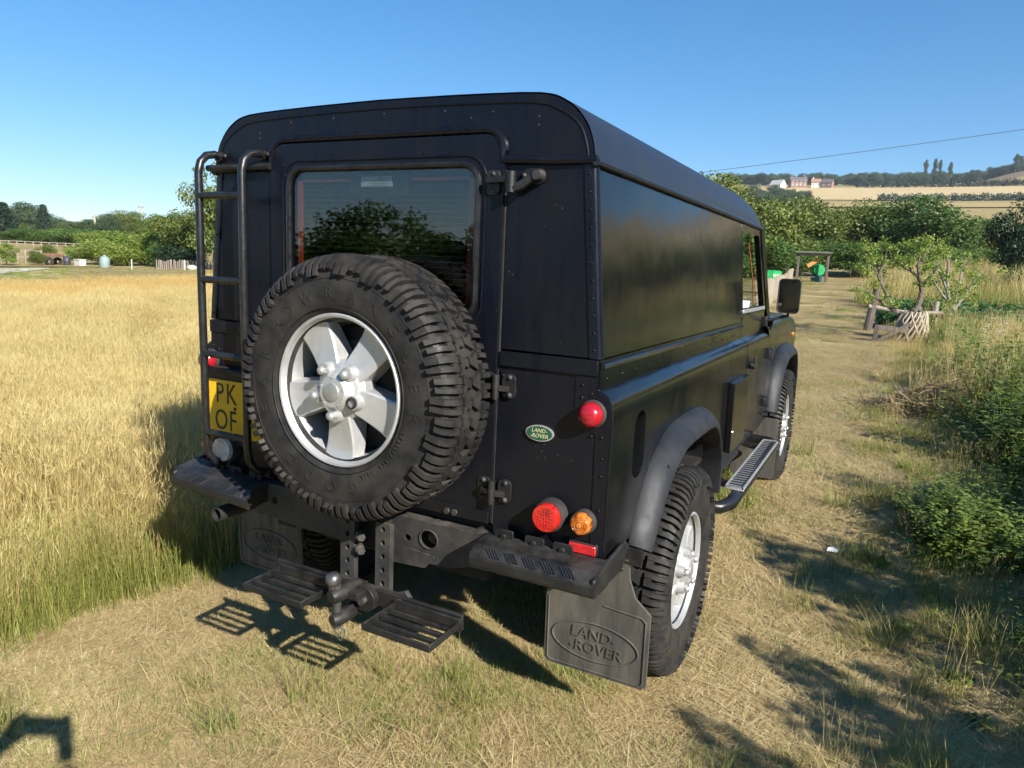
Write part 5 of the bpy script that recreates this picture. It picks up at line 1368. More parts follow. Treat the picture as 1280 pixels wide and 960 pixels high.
# ================================================================ farm buildings on the hill
def house(px, py, dist, w, dpt, hw, hr, label, wallm, roofm, rz, chim=1, windows=3):
    p = at(px, py, dist); z = H(p.x, p.y); t = empty('farmhouse' if windows else 'barn', (p.x,p.y,z)); tag(t, label, 'house' if windows else 'barn', None)
    T = Matrix.Translation((p.x,p.y,z)) @ Matrix.Rotation(rz, 4, 'Z')
    MB().prism([(-w/2,-1),(w/2,-1),(w/2,hw),(-w/2,hw)], lambda u,v:(u,-dpt/2,v), lambda u,v:(u,dpt/2,v)).prism([(-dpt/2,hw),(dpt/2,hw),(0,hw+hr)], lambda u,v:(-w/2,u,v), lambda u,v:(w/2,u,v)).xform(T).build('wall', wallm, t)
    rf = MB()
    for s in (-1,1): rf.beam((0,s*dpt/4-.0,hw+hr/2+.1),(0,s*dpt/4+s*.001,hw+hr/2+.1),.1,.1) if False else None
    for s in (-1,1):
        rf.add([(-w/2-.4,s*(dpt/2+.4),hw-.3),(w/2+.4,s*(dpt/2+.4),hw-.3),(w/2+.4,0,hw+hr+.25),(-w/2-.4,0,hw+hr+.25),(-w/2-.4,s*(dpt/2+.4),hw-.05),(w/2+.4,s*(dpt/2+.4),hw-.05),(w/2+.4,0,hw+hr+.5),(-w/2-.4,0,hw+hr+.5)],[(0,1,2,3),(4,5,6,7),(0,1,5,4),(1,2,6,5),(2,3,7,6),(3,0,4,7)])
    ro = rf.xform(T).build('roof', roofm, t)
    for k in range(chim):
        x = -w/2+1+(w-2)*k/max(1,chim-1); MB().box(x-.5,x+.5,-.4,.4,hw+hr-.5,hw+hr+1.6).xform(T).build('chimney', wallm, ro)
    for f in range(2 if windows and hw > 4 else (1 if windows else 0)):
        for k in range(windows):
            x = -w/2+w*(k+.5)/windows; zz = 1.0+f*2.6
            wi = MB().box(x-.6,x+.6,-dpt/2-.04,-dpt/2+.02,zz,zz+1.4).xform(T).build('window', M['white'], t)
            MB().box(x-.5,x+.5,-dpt/2-.07,-dpt/2-.035,zz+.1,zz+1.3).xform(T).build('pane', M['tint'], wi)
brick = surf('far_brick', (.24,.13,.095), (.30,.17,.125), .9, scale=.6); slate = surf('slate', (.10,.085,.085), (.15,.12,.12), .8, scale=.8)
redtile = surf('red_tile', (.33,.15,.10), (.40,.20,.13), .85, scale=.8); render_w = surf('pale_render', (.62,.58,.52), (.68,.64,.58), .85, scale=.5)
house(997, 233, 620, 12, 7, 4.6, 2.8, 'brick farmhouse with chimneys on the hill left of the stubble field', brick, slate, .35, 2, 4)
house(1020, 233, 624, 7, 6, 3.6, 2.3, 'small pale-walled cottage with orange roof next to the brick farmhouse', render_w, redtile, .1, 1, 2)
house(1034, 233, 622, 8, 6, 3.4, 2.4, 'dark roofed cottage at the end of the hilltop row', brick, slate, -.2, 1, 2)
house(972, 234, 600, 10, 7, 3.2, 3.2, 'pale grey farm barn left of the brick farmhouse', render_w, surf('barn_roof', (.42,.40,.37), (.5,.48,.44), .8, scale=.5), -.5, 0, 0)
house(204, 272, 205, 7.0, 5, 2.6, 1.9, 'small pink-tiled house among the trees beyond the thicket', render_w, surf('pink_tile', (.42,.24,.20), (.5,.3,.25), .85, scale=1), .6, 1, 2)

# ================================================================ things along the path on the right
def gpt(px, py, d):
    p = at(px, py, d); return Vector((p.x, p.y, H(p.x, p.y)))
def post(mb, p, h, r=.05, lean=(0,0), n=8):
    p = Vector(p); mb.tube([p-Vector((0,0,.15)), p+Vector((lean[0]*.5,lean[1]*.5,h*.5)), p+Vector((lean[0],lean[1],h))], [r*1.05,r,r*.95], n); return mb
# --- open field shelter with a green drum and an orange plank under it
def shelter():
    a = gpt(994, 352, 46); b = gpt(1033, 354, 46); rt = (b-a); rt.z = 0; wid = rt.length; ex = rt.normalized(); ey = Vector((-ex.y, ex.x, 0))
    z = (a.z+b.z)/2; t = empty('field_shelter', (a+b)/2); tag(t, 'small open wooden field shelter with low roof at the path end', 'shelter')
    P = lambda u, v, w: Vector((a.x,a.y,z)) + ex*u + ey*v + Vector((0,0,w))
    for u in (.05, wid-.05):
        for v in (0, 1.5):
            MB().beam(P(u,v,-.2), P(u,v,1.62), .13, .13).build('post', M['wood_dark'], t, bevel=.008)
    MB().obox(P(wid/2,.75,1.70), ex*(wid/2+.14), ey*1.0+Vector((0,0,-.05)), Vector((0,0,.045))).build('roof', surf('mossy_roof', (.10,.12,.085), (.17,.18,.14), .85, scale=4), t, bevel=.01)
    MB().beam(P(.0,-.03,1.60), P(wid,-.03,1.60), .06, .10).build('front_beam', M['wood'], t, bevel=.006)
    MB().beam(P(.05,1.5,.55), P(wid-.05,1.5,.55), .05, .12).build('back_rail', M['wood_dark'], t)
    g = surf('green_plastic', (.01,.26,.07), (.015,.33,.10), .4, scale=4)
    c = P(wid*.68, .7, .25); d = empty('green_drum', c); tag(d, 'bright green plastic drum on its stand under the shelter roof', 'drum')
    MB().lathe([(1e-3,-.30),(.30,-.30),(.33,-.27),(.33,.27),(.30,.30),(1e-3,.30)], c+Vector((0,0,.50)), ex*.4-ey, 24).build('drum_body', g, d)
    MB().lathe([(.335,-.02),(.345,0),(.335,.02)], c+Vector((0,0,.50)), ex*.4-ey, 24).build('drum_rib', g, d)
    MB().box(-.3,.3,-.3,.3,-.27,.18).xform(Matrix.Translation(c)).build('stand', surf('teal_paint', (.02,.10,.10), (.03,.13,.12), .6), d, bevel=.01)
    pk = MB().beam(P(wid*.34,.2,.95), P(wid*.70,.25,1.40), .05, .22).build('orange_plank', surf('orange_board', (.52,.22,.06), (.60,.28,.09), .7, scale=6, stretch=(1,1,.3)), bevel=.006)
    tag(pk, 'orange-brown wooden plank leaning up under the shelter roof', 'plank')
    tb = empty('low_table', P(wid*.45,.6,0)); tag(tb, 'low dark bench table on the ground inside the shelter', 'table')
    MB().obox(P(wid*.45,.6,.34), ex*.55, ey*.3, Vector((0,0,.03))).build('top', M['wood_dark'], tb, bevel=.005)
    for u in (-.5,.5):
        for v in (-.25,.25): MB().beam(P(wid*.45+u,.6+v,-.05), P(wid*.45+u,.6+v,.34), .06, .06).build('leg', M['wood_dark'], tb)
shelter()
def barrel():
    c = gpt(962, 352, 31); t = MB().lathe([(1e-3,-.42),(.26,-.42),(.30,-.36),(.31,-.12),(.325,-.10),(.31,-.08),(.31,.08),(.325,.10),(.31,.12),(.30,.36),(.26,.42),(1e-3,.42)], c+Vector((0,0,.66)), (1,.15,0), 28).build('green_barrel', surf('barrel_green', (.02,.24,.05), (.03,.30,.08), .4, scale=4))
    tag(t, 'green plastic barrel lying on its side behind the paling fence', 'barrel')
    k = empty('barrel_cradle', c); tag(k, 'rough timber cradle holding the lying green barrel', 'stand')
    for s in (-.3,.3): MB().box(c.x+s-.04,c.x+s+.04,c.y-.3,c.y+.3,c.z-.1,c.z+.38).build('trestle', M['wood_dark'], k, bevel=.006)
barrel()
def paling():
    t = empty('paling_fence', gpt(972, 360, 30)); tag(t, 'pale leaning split-wood paling fence running to the shelter', 'fence')
    a = gpt(954, 372, 22); b = gpt(989, 350, 42); n = 20
    for k in range(n):
        u = k/(n-1); u = u**1.15; p = a.lerp(b, u); p.z = H(p.x,p.y)
        h = .78+.12*random.random(); lean = (random.gauss(0,.03)+.02, random.gauss(0,.05))
        MB().beam(p-Vector((0,0,.1)), p+Vector((lean[0]+.04,lean[1],h)), .10+.03*random.random(), .035, (0,1,0)).build('pale', M['pale_wood'], t)
    for z in (.28,.62):
        MB().tube([a+Vector((0,.03,z)), (a+b)/2+Vector((0,.03,z)), b+Vector((0,.03,z))], .012, 5).build('wire', M['steel'], t)
paling()
# --- old apple tree in a lattice wrap
def apple():
    base = gpt(1137, 424, 15.6); t = empty('apple_tree', base); tag(t, 'stunted old apple tree with twisted limbs and lattice-wrapped trunk', 'tree')
    S = 13.7/FPX
    def q(px, py, dy=0.0):   # photo offsets turned into metres on the tree's own plane
        return base + CR*((px-1137)*S) + CU*((424-py)*S) + Vector((0,dy,0))
    mb = MB()
    mb.tube([q(1137,430),q(1138,415),q(1139,400),q(1143,390),q(1148,380)], [.31,.285,.22,.13,.08], 12)
    limbs = [([(1132,396),(1122,388),(1112,372),(1104,355),(1098,342)],.05,.02),([(1146,386),(1150,372),(1154,356),(1148,342),(1139,335),(1136,326)],.055,.02),([(1152,360),(1150,346),(1147,330),(1150,316)],.035,.014),
             ([(1122,388),(1108,378),(1094,368),(1082,360)],.035,.014),([(1104,355),(1098,330),(1090,322),(1080,318)],.035,.012),([(1154,352),(1166,340),(1176,326)],.035,.012),
             ([(1139,335),(1128,330),(1118,322)],.03,.01),([(1147,330),(1158,314),(1166,300)],.03,.01),([(1098,342),(1106,322),(1110,308)],.025,.01)]
    ends = []
    for i, (pp, r0, r1) in enumerate(limbs):
        dy = [.25*sin(i*2.1)*(k/(len(pp)-1)) for k in range(len(pp))]
        pts = [q(x, y, d) for (x, y), d in zip(pp, dy)]
        mb.tube(pts, [r0+(r1-r0)*k/(len(pts)-1) for k in range(len(pts))], 8); ends += pts[-3:]
    mb.build('trunk', M['bark'], t)
    rng = np.random.default_rng(51); L = []
    for e in ends + [q(1085,326,.1),(q(1098,318,-.2)),q(1080,345,.2),q(1100,300,.1),q(1128,310,.1),q(1142,305,-.1),q(1150,300,.1),q(1162,306,0),q(1172,318,.2),q(1112,330,.3),q(1140,318,.3),q(1078,332,0)]:
        for _ in range(2):
            L.append((e[0]+rng.normal()*.12, e[1]+rng.normal()*.22, e[2]+.05+rng.normal()*.10,  .13, .15, .11))
    V4, T = leaves(rng, L, 5600, .022, up=.3, out=.2, shell=.2)
    o = bpy.data.objects.new('crown', quads_mesh('crown', V4, M['leaf_bright'], T)); COL.objects.link(o); attach(o, t)
    # ivy and suckers at the trunk foot
    V4, T = leaves(rng, [(*q(1150,392),.12,.2,.22),(*q(1160,402),.14,.2,.18),(*q(1168,412),.15,.2,.14),(*q(1143,380),.09,.12,.12)], 420, .035)
    o = bpy.data.objects.new('ivy', quads_mesh('ivy', V4, M['leaf_green'], T)); COL.objects.link(o); attach(o, t)
    # lattice wrap: crossing pale strips round the leaning butt
    cx = Vector((CR.x,CR.y,0)).normalized(); cyv = Vector((-cx.y,cx.x,0))
    def wrap(a, h):
        r = .33-.10*h/.5; return base + cx*(cos(a)*r+.03*h) + cyv*(sin(a)*r) + Vector((0,0,h))
    st = []
    for s in (1,-1):
        for k in range(20 if s > 0 else 9):
            a0 = 2*pi*k/(20 if s > 0 else 9); MB().tube([wrap(a0+s*.95*j/5, .02+.56*j/5) for j in range(6)], .019, 4).build('lattice_strip', M['pale_wood'], t)
apple()
def rail_fence():
    a = gpt(1086, 390, 17.0); b = gpt(1170, 384, 17.4); t = empty('rail_fence', (a+b)/2); tag(t, 'two weathered posts joined by a grey rail behind the apple tree', 'fence')
    a.z = H(a.x,a.y); b.z = H(b.x,b.y)
    MB().tube([a-Vector((0,0,.1)), a+Vector((.05,0,.45)), a+Vector((.10,0,.92))], [.085,.08,.075], 10).build('post', M['wood_dark'], t)
    MB().tube([b-Vector((0,0,.1)), b+Vector((0,0,.70))], [.06,.055], 10).build('post', M['wood'], t)
    MB().tube([a+Vector((-.02,-.06,.56)), (a+b)/2+Vector((0,-.05,.46)), b+Vector((.15,-.06,.46))], [.045,.04,.04], 8).build('rail', M['wood'], t)
    c = gpt(1092, 427, 15.0); u = empty('broken_frame', c); tag(u, 'low broken timber frame collapsing beside the lattice-wrapped trunk', 'frame')
    MB().beam(c-Vector((0,0,.05)), c+Vector((.03,0,.33)), .08, .08).build('post', M['wood_dark'], u, bevel=.005)
    MB().beam(c+Vector((0,0,.30)), c+Vector((.55,.15,.26)), .07, .09).build('top_rail', M['wood_dark'], u, bevel=.005)
    MB().beam(c+Vector((.04,.02,.03)), c+Vector((.56,.1,.40)), .07, .07).build('brace', M['wood_dark'], u, bevel=.005)
rail_fence()
# --- raised bed of grey boards
def raised_bed():
    a = gpt(1247, 394, 16.5); t = empty('raised_bed', a); tag(t, 'weathered grey board raised bed at the edge of the vegetable patch', 'planter')
    ex = Vector((CR.x,CR.y,0)).normalized(); ey = Vector((-ex.y,ex.x,0)); a.z = H(a.x,a.y)
    for k in range(2):
        for j in range(3):
            MB().obox(a+ex*(.42+.85*j)+Vector((0,0,.07+.155*k)), ex*.415, ey*.02, Vector((0,0,.072))).build('board', M['wood'], t, bevel=.006)
        MB().obox(a+ey*.5+Vector((0,0,.07+.155*k)), ey*.48, ex*.02, Vector((0,0,.072))).build('board', M['wood'], t, bevel=.006)
    MB().obox(a+ex*.0-ey*.0+Vector((0,0,.16)), ex*.035, ey*.035, Vector((0,0,.19))).build('corner_post', M['wood_dark'], t, bevel=.006)
    MB().obox(a+ex*1.2+ey*.5+Vector((0,0,.12)), ex*1.18, ey*.46, Vector((0,0,.12))).build('soil', surf('soil', (.06,.042,.028), (.09,.065,.042), .95, scale=14), t)
raised_bed()
# --- young sparse tree
def young_tree():
    base = gpt(1205, 368, 19.5); t = empty('young_tree', base); tag(t, 'sparse young fruit tree with pale leaning branches behind the apple tree', 'tree')
    S = 16.6/FPX
    q = lambda px, py, dy=0.0: base + CR*((px-1205)*S) + CU*((372-py)*S) + Vector((0,dy,0))
    mb = MB(); E = []
    for i, pp in enumerate(([(1200,374),(1198,350),(1192,335),(1190,310),(1192,290),(1186,272)],[(1198,350),(1214,330),(1226,312),(1236,300)],[(1196,345),(1184,330),(1176,318),(1168,300)],[(1192,330),(1180,300),(1176,292),(1186,278)],[(1200,340),(1206,318),(1208,300),(1214,286)])):
        pts = [q(x,y,.3*sin(i*1.7)*k/len(pp)) for k,(x,y) in enumerate(pp)]
        mb.tube(pts, [.055-.042*k/(len(pts)-1) if i == 0 else .03-.02*k/(len(pts)-1) for k in range(len(pts))], 7); E += pts[1:]
    mb.build('trunk', M['bark_pale'], t)
    rng = np.random.default_rng(61); L = [(e[0]+rng.normal()*.18, e[1]+rng.normal()*.25, e[2]+rng.normal()*.14, .15, .17, .13) for e in E for _ in range(3)]
    V4, T = leaves(rng, L, 3600, .027, up=.3, out=.2, shell=.15)
    o = bpy.data.objects.new('crown', quads_mesh('crown', V4, M['leaf_bright'], T)); COL.objects.link(o); attach(o, t)
young_tree()
# --- dead brush heap
def brush():
    c = gpt(1165, 508, 8.4); t = empty('brush_heap', c); tag(t, 'low heap of dead brown brushwood at the edge of the path', 'brushwood')
    rng = np.random.default_rng(71); Q = []; T = []
    ex = Vector((CR.x,CR.y,0)).normalized()
    V = []
    n = 2600
    u = rng.normal(size=n)*.36; v = rng.normal(size=n)*.25; top = .34*np.exp(-(u/.55)**2-(v/.4)**2)
    p = np.stack([c.x+u+.1, c.y+v, c.z+top*rng.random(n)+.01], 1)
    d = unit(rng.normal(size=(n,3))*np.array([1,1,.42])); ln = .05+.16*rng.random(n)**2; w = unit(np.cross(d, rng.normal(size=(n,3))))*(.0016+.003*rng.random(n))[:,None]
    Q4 = np.stack([p-d*ln[:,None]-w, p-d*ln[:,None]+w, p+d*ln[:,None]+w*.5, p+d*ln[:,None]-w*.5], 1)
    o = bpy.data.objects.new('twigs', quads_mesh('twigs', Q4, M['dead_stem'], rng.random(n))); COL.objects.link(o); attach(o, t); o['kind'] = 'stuff'
    for k in range(14):
        a = c + Vector((rng.normal()*.3, rng.normal()*.15-.1, .02)); e = a + Vector((rng.normal()*.22, rng.normal()*.1, .12+.22*rng.random()))
        MB().tube([a, (a+e)/2+Vector((.02,0,.03)), e], [.005,.004,.002], 5).build('branch', M['bark_pale'], t)
brush()
# --- weeds on the bank
def weeds():
    rng = np.random.default_rng(81); pr = []
    for k in range(4):      # nettle-like plants: upright stems with pairs of leaves
        Vs = []; Ts = []
        for s in range(7):
            b = np.array([rng.normal()*.07, rng.normal()*.07, 0]); h = .22+.30*rng.random(); ld = rng.normal(size=2)*.18
            for j in range(11):
                t = (j+1)/11; c = b + np.array([ld[0]*t*t, ld[1]*t*t, h*t])
                for sd in (0, pi):
                    a = j*1.57+sd+rng.normal()*.3; L = (.050*(1-.55*t)+.012)*(.8+.4*rng.random())
                    d = np.array([cos(a), sin(a), -.15+.5*t]); d /= np.linalg.norm(d); w = np.array([-sin(a), cos(a), 0])*L*.36
                    Vs.append([c, c+d*L*.55+w, c+d*L*1.15-np.array([0,0,L*.15]), c+d*L*.55-w]); Ts.append(.2+.8*t*rng.random())
            Vs.append([b+[.002,0,0], b-[.002,0,0], b+np.array([ld[0],ld[1],h])-[.001,0,0], b+np.array([ld[0],ld[1],h])+[.001,0,0]]); Ts.append(.3)
        pr.append(proto('weed_plant', np.array(Vs), np.array(Ts), np.ones((len(Vs),4)), M['leaf_nettle']))
    for k in range(2):      # low broad leaves
        V4, T = leaves(rng, [(0,0,.05,.12,.12,.06)], 90, .035, up=1.0, out=.1); pr.append(proto('broad_leaf', V4, T, np.ones((len(V4),4)), M['leaf_nettle']))
    pr.append(patch(rng, 'long_grass', [(170,.10,.40,.0044,.85,4,.25,.2,.95,0),(60,.12,.40,.003,.8,4,.3,.3,.9,0)], .18, M['edge_grass']))
    pr.append(patch(rng, 'dry_stems', [(30,.25,.62,.0022,.35,4,0,.5,.6,.06)], .16, M['gold_grass']))
    X=[];Y=[];S=[];I=[]
    def put(x, y, s, i): X.append(x);Y.append(y);S.append(s);I.append(i)
    n = 3600
    x = rng.uniform(1.3, 4.6, n); y = rng.uniform(-1.6, 9.5, n)
    edge = np.interp(y, [-1.6, 0, .9, 1.8, 2.6, 3.4, 4.6, 6.0, 7.4, 9.5], [2.35, 2.15, 2.0, 1.95, 1.92, 1.98, 1.98, 2.10, 2.5, 3.1]) + .10*mask_noise(x, y, 1.6)
    dd = x - edge; clump = mask_noise(x, y, 1.25, 4.0) + .5*mask_noise(x, y, 2.9, 1.0)
    k = (dd > 0) & (rng.random(n) < np.clip(.20+dd*.9, 0, .9)) & (clump > -.42+.9*np.clip(.5-dd,0,.5)); x, y, dd = x[k], y[k], dd[k]
    low = y < 1.5
    u = rng.random(len(x))
    idx = np.where(low, np.where(u < .45, 6, np.where(u < .50, 7, rng.integers(0,6,len(x)))), np.where(u < .74, rng.integers(0,4,len(x)), np.where(u < .84, rng.integers(4,6,len(x)), np.where(u < .98, 6, 7))))
    s = np.clip(.5+dd*.7, .4, 1.15)*(.75+.5*rng.random(len(x))); put(x, y, s, idx)
    # loose plants reaching onto the path
    n = 260; x = rng.uniform(1.4, 2.4, n); y = rng.uniform(-1.0, 6.5, n); put(x, y, .3+.35*rng.random(n), np.where(rng.random(n) < .45, 6, rng.integers(4,8,n)))
    n = 240; put(rng.uniform(2.35, 3.7, n), rng.uniform(4.3, 9.0, n), .9+.75*rng.random(n), np.where(rng.random(n) < .85, rng.integers(0,4,n), 6))
    # bright clump in the sun
    n = 70; put(1.95+rng.normal(size=n)*.10, 2.75+rng.normal(size=n)*.22, .5+.3*rng.random(n), rng.integers(0,4,n))
    x=np.concatenate(X);y=np.concatenate(Y);s=np.concatenate(S);i=np.concatenate(I)
    scatter('bank_weeds', pr, np.stack([x,y,zs(x,y)],1), erot(rng,len(x),.14), s, i, 'green nettles and weeds with long grass on the shady bank', 'weeds')
    # vegetable patch rows of big leaves
    cr = []
    for k in range(3):
        V4, T = leaves(rng, [(0,0,.20,.24,.24,.16)], 70, .085, up=1.1, out=.4, aspect=.7); cr.append(proto('crop_plant', V4, T, np.ones((len(V4),4)), M['leaf_crop']))
    x, y, r = wedge(rng, 1500, -1.5, 22, 17.6, 25); k = x > 1.45; x, y = x[k], y[k]
    scatter('vegetable_crop', cr, np.stack([x,y,zs(x,y)],1), erot(rng,len(x),.08), .8+.5*rng.random(len(x)), rng.integers(0,3,len(x)), 'broad dark leaves of the vegetable patch behind the rail fence', 'crop')
    # white flowering heads
    fl = []
    for k in range(2):
        V=[];T=[]
        for s in range(5):
            b = np.array([rng.normal()*.1, rng.normal()*.1, 0]); h = .45+.2*rng.random(); pass
            for j in range(10):
                a = rng.random()*6.28; rr = .035*rng.random()**.5; c = b+np.array([rr*cos(a),rr*sin(a),h]); V.append([c+[.009,0,0],c+[0,.009,.003],c-[.009,0,0],c-[0,.009,-.003]])
        fl.append(proto('flower_head', np.array(V), np.full(len(V),.9), np.ones((len(V),4)), M['flower']))
    c = gpt(1226, 440, 13.0); n = 9; x = c.x+rng.normal(size=n)*.22; y = c.y+rng.normal(size=n)*.4
    scatter('white_flowers', fl, np.stack([x,y,zs(x,y)],1), erot(rng,n,.12), .8+.4*rng.random(n), rng.integers(0,2,n), 'white umbel flowers in the rough grass right of the apple tree', 'flowers')
M['flower'] = leafmat('white_petals', [(0,(.6,.6,.52)),(1,(.8,.8,.74))], .2)
weeds()
# ================================================================ things beyond the golden field on the left
def left_things():
    # far paddock rail
    for (x0, x1, py, d, label, h) in ((-60, 112, 304.5, 86, 'long grey post and rail fence along the far side of the paddock', .55), (-60, 52, 326, 56, 'low post and rail fence between the gravel track and the paddock', .9)):
        t = empty('paddock_fence', gpt((x0+x1)/2, py, d)); tag(t, label, 'fence'); n = 18 if d > 70 else 12; prev = None
        for k in range(n):
            p = gpt(x0+(x1-x0)*k/(n-1), py, d)
            MB().beam(p-Vector((0,0,.1)), p+Vector((0,0,h)), .09, .09).build('post', M['wood'], t)
            if prev is not None:
                for z in (.5*h,.93*h): MB().beam(prev+Vector((0,0,z)), p+Vector((0,0,z)), .03, .055).build('rail', M['wood'], t)
            prev = p
    p = gpt(67, 327, 53); t = empty('farm_trailer', p); tag(t, 'small rust-brown farm trailer parked by the paddock fence', 'trailer')
    e = Vector((CR.x,CR.y,0)).normalized(); f = Vector((-e.y,e.x,0))
    br = surf('rust_brown', (.17,.085,.055), (.23,.12,.08), .75, scale=6)
    MB().obox(p+Vector((0,0,.62)), e*.42, f*.4, Vector((0,0,.04))).build('bed', br, t)
    for s in (-1,1): MB().obox(p+f*s*.38+Vector((0,0,.70)), e*.42, f*.02, Vector((0,0,.07))).build('side_board', br, t)
    for s in (-1,1): MB().lathe([(.10,-.06),(.27,-.06),(.28,0),(.27,.06),(.10,.06),(.10,-.06)], p+f*s*.42+Vector((0,0,.27)), f, 20).build('wheel', M['rubber'], t)
    MB().beam(p-e*.5+Vector((0,0,.58)), p-e*1.15+Vector((0,0,.45)), .06, .06).build('drawbar', M['rust'], t)
    q = p + e*.82; d = MB().lathe([(1e-3,0),(.18,0),(.20,.03),(.20,.32),(.212,.34),(.20,.36),(.20,.6),(.16,.64),(1e-3,.64)], q, (0,0,1), 24).build('dark_drum', surf('drum_dark', (.03,.035,.045), (.06,.065,.08), .5)); tag(d, 'dark blue-grey upright drum beside the brown trailer', 'drum')
    p = gpt(100, 328, 52); w = MB().box(p.x-.28,p.x+.28,p.y-.2,p.y+.2,p.z-.05,p.z+.40); w.box(p.x-.31,p.x+.31,p.y-.23,p.y+.23,p.z+.40,p.z+.46); tag(w.build('white_hive', M['offwhite'], bevel=.01), 'small white box hive at the left end of the thicket', 'hive')
    p = gpt(131, 331, 50); w = MB().lathe([(1e-3,0),(.26,0),(.28,.05),(.28,.52),(.22,.64),(.10,.70),(.09,.76),(1e-3,.76)], p, (0,0,1), 24); tag(w.build('water_tank', surf('pale_blue_plastic', (.20,.27,.26), (.25,.32,.31), .5)), 'pale blue plastic water tank in front of the thicket', 'tank')
    # grey paling along the thicket
    t = empty('grey_paling', gpt(222, 338, 47)); tag(t, 'grey weathered paling fence at the foot of the broad tree', 'fence')
    for k in range(30):
        p = gpt(196+k*2.4, 339, 47); MB().beam(p-Vector((0,0,.05)), p+Vector((random.gauss(0,.03),0,.50+.1*random.random())), .06, .03).build('pale', M['wood'], t)
    for i, (px, h) in enumerate(((165,.62),(231,.60))):
        p = gpt(px, 339.5, 46); m = MB(); post(m, p, h, .035); o = m.build('white_post', M['offwhite']); tag(o, ('white marker post at the far edge of the golden field','white marker post in front of the grey paling fence')[i], 'post')
    p = gpt(240, 338, 46.5); o = MB().lathe([(1e-3,0),(.24,.02),(.30,.12),(.26,.24),(.14,.30),(1e-3,.31)], p, (0,0,1), 18).build('white_sack', M['offwhite']); tag(o, 'plump white sack lying at the foot of the grey paling', 'sack')
    for px, ty, d, label in ((118,268,128,'pale utility pole standing among the trees beyond the thicket'),(176,256,150,'slim utility pole with crossarm above the thicket')):
        p = at(px, ty, d); b = Vector((p.x,p.y,H(p.x,p.y))); t = empty('utility_pole', b); tag(t, label, 'pole')
        MB().cyl(b, p, .16, .12, n=8).build('pole', M['pale_wood'], t); MB().beam(p+Vector((-.9,0,-.4)), p+Vector((.9,0,-.4)), .12, .12).build('crossarm', M['wood'], t)
left_things()
# --- overhead line on the right
def powerline():
    A = at(700, 233, 34); B = at(1280, 153, 30); d = (B-A); A = A-d*.35; B = B+d*.75; n = 40
    pts = [A.lerp(B, k/n)+Vector((0,0,-.25*sin(pi*k/n))) for k in range(n+1)]
    o = MB().tube(pts, .010, 6).build('overhead_cable', surf('cable_grey', (.10,.10,.11), None, .6)); tag(o, 'thin dark overhead cable crossing the blue sky', 'cable')
    for i, p in enumerate((pts[0], pts[-1])):
        t = empty('cable_pole', (p.x,p.y,H(p.x,p.y))); tag(t, ('wooden cable pole hidden beyond the vehicle','wooden cable pole standing right of the vegetable patch')[i], 'pole')
        MB().cyl((p.x,p.y,H(p.x,p.y)-.3),(p.x,p.y,p.z+.25),.13,.10,n=10).build('shaft', M['wood_dark'], t); MB().beam((p.x,p.y-.4,p.z-.02),(p.x,p.y+.4,p.z-.02),.09,.09).build('crossarm', M['wood_dark'], t)
powerline()
# small litter on the path
g = ground_at(1032, 698); o = MB().prism([(0,0),(.05,.004),(.058,.03),(.03,.045),(.004,.03)], lambda u,v:(g.x+u,g.y+v,H(g.x,g.y)+.045+.3*v), lambda u,v:(g.x+u,g.y+v,H(g.x,g.y)+.042+.3*v)).build('paper_scrap', M['white']); tag(o, 'crumpled white paper scrap on the dry grass path', 'litter')

# ================================================================ the air
def haze():
    m = bpy.data.materials.new('haze_air'); m.use_nodes = True; nt = m.node_tree; nt.nodes.remove(nt.nodes['Principled BSDF'])
    v = N(nt, 'ShaderNodeVolumePrincipled'); v.inputs['Color'].default_value = (.80,.90,1.0,1); v.inputs['Density'].default_value = .00020; v.inputs['Anisotropy'].default_value = .2
    nt.links.new(v.outputs[0], nt.nodes['Material Output'].inputs['Volume'])
    zmin = min(p[2] for p in [(0,0,H(CAM.x+r*sin(a),CAM.y+r*cos(a))) for r in (5,20,50,80,200,600,1500) for a in [k*.2 for k in range(32)]])
    o = MB().box(-1750,1750,-1750,1750,zmin-1.5,135).build('haze', m); tag(o, 'thin summer haze over the fields and the far hill', 'haze', kind='stuff')
haze()

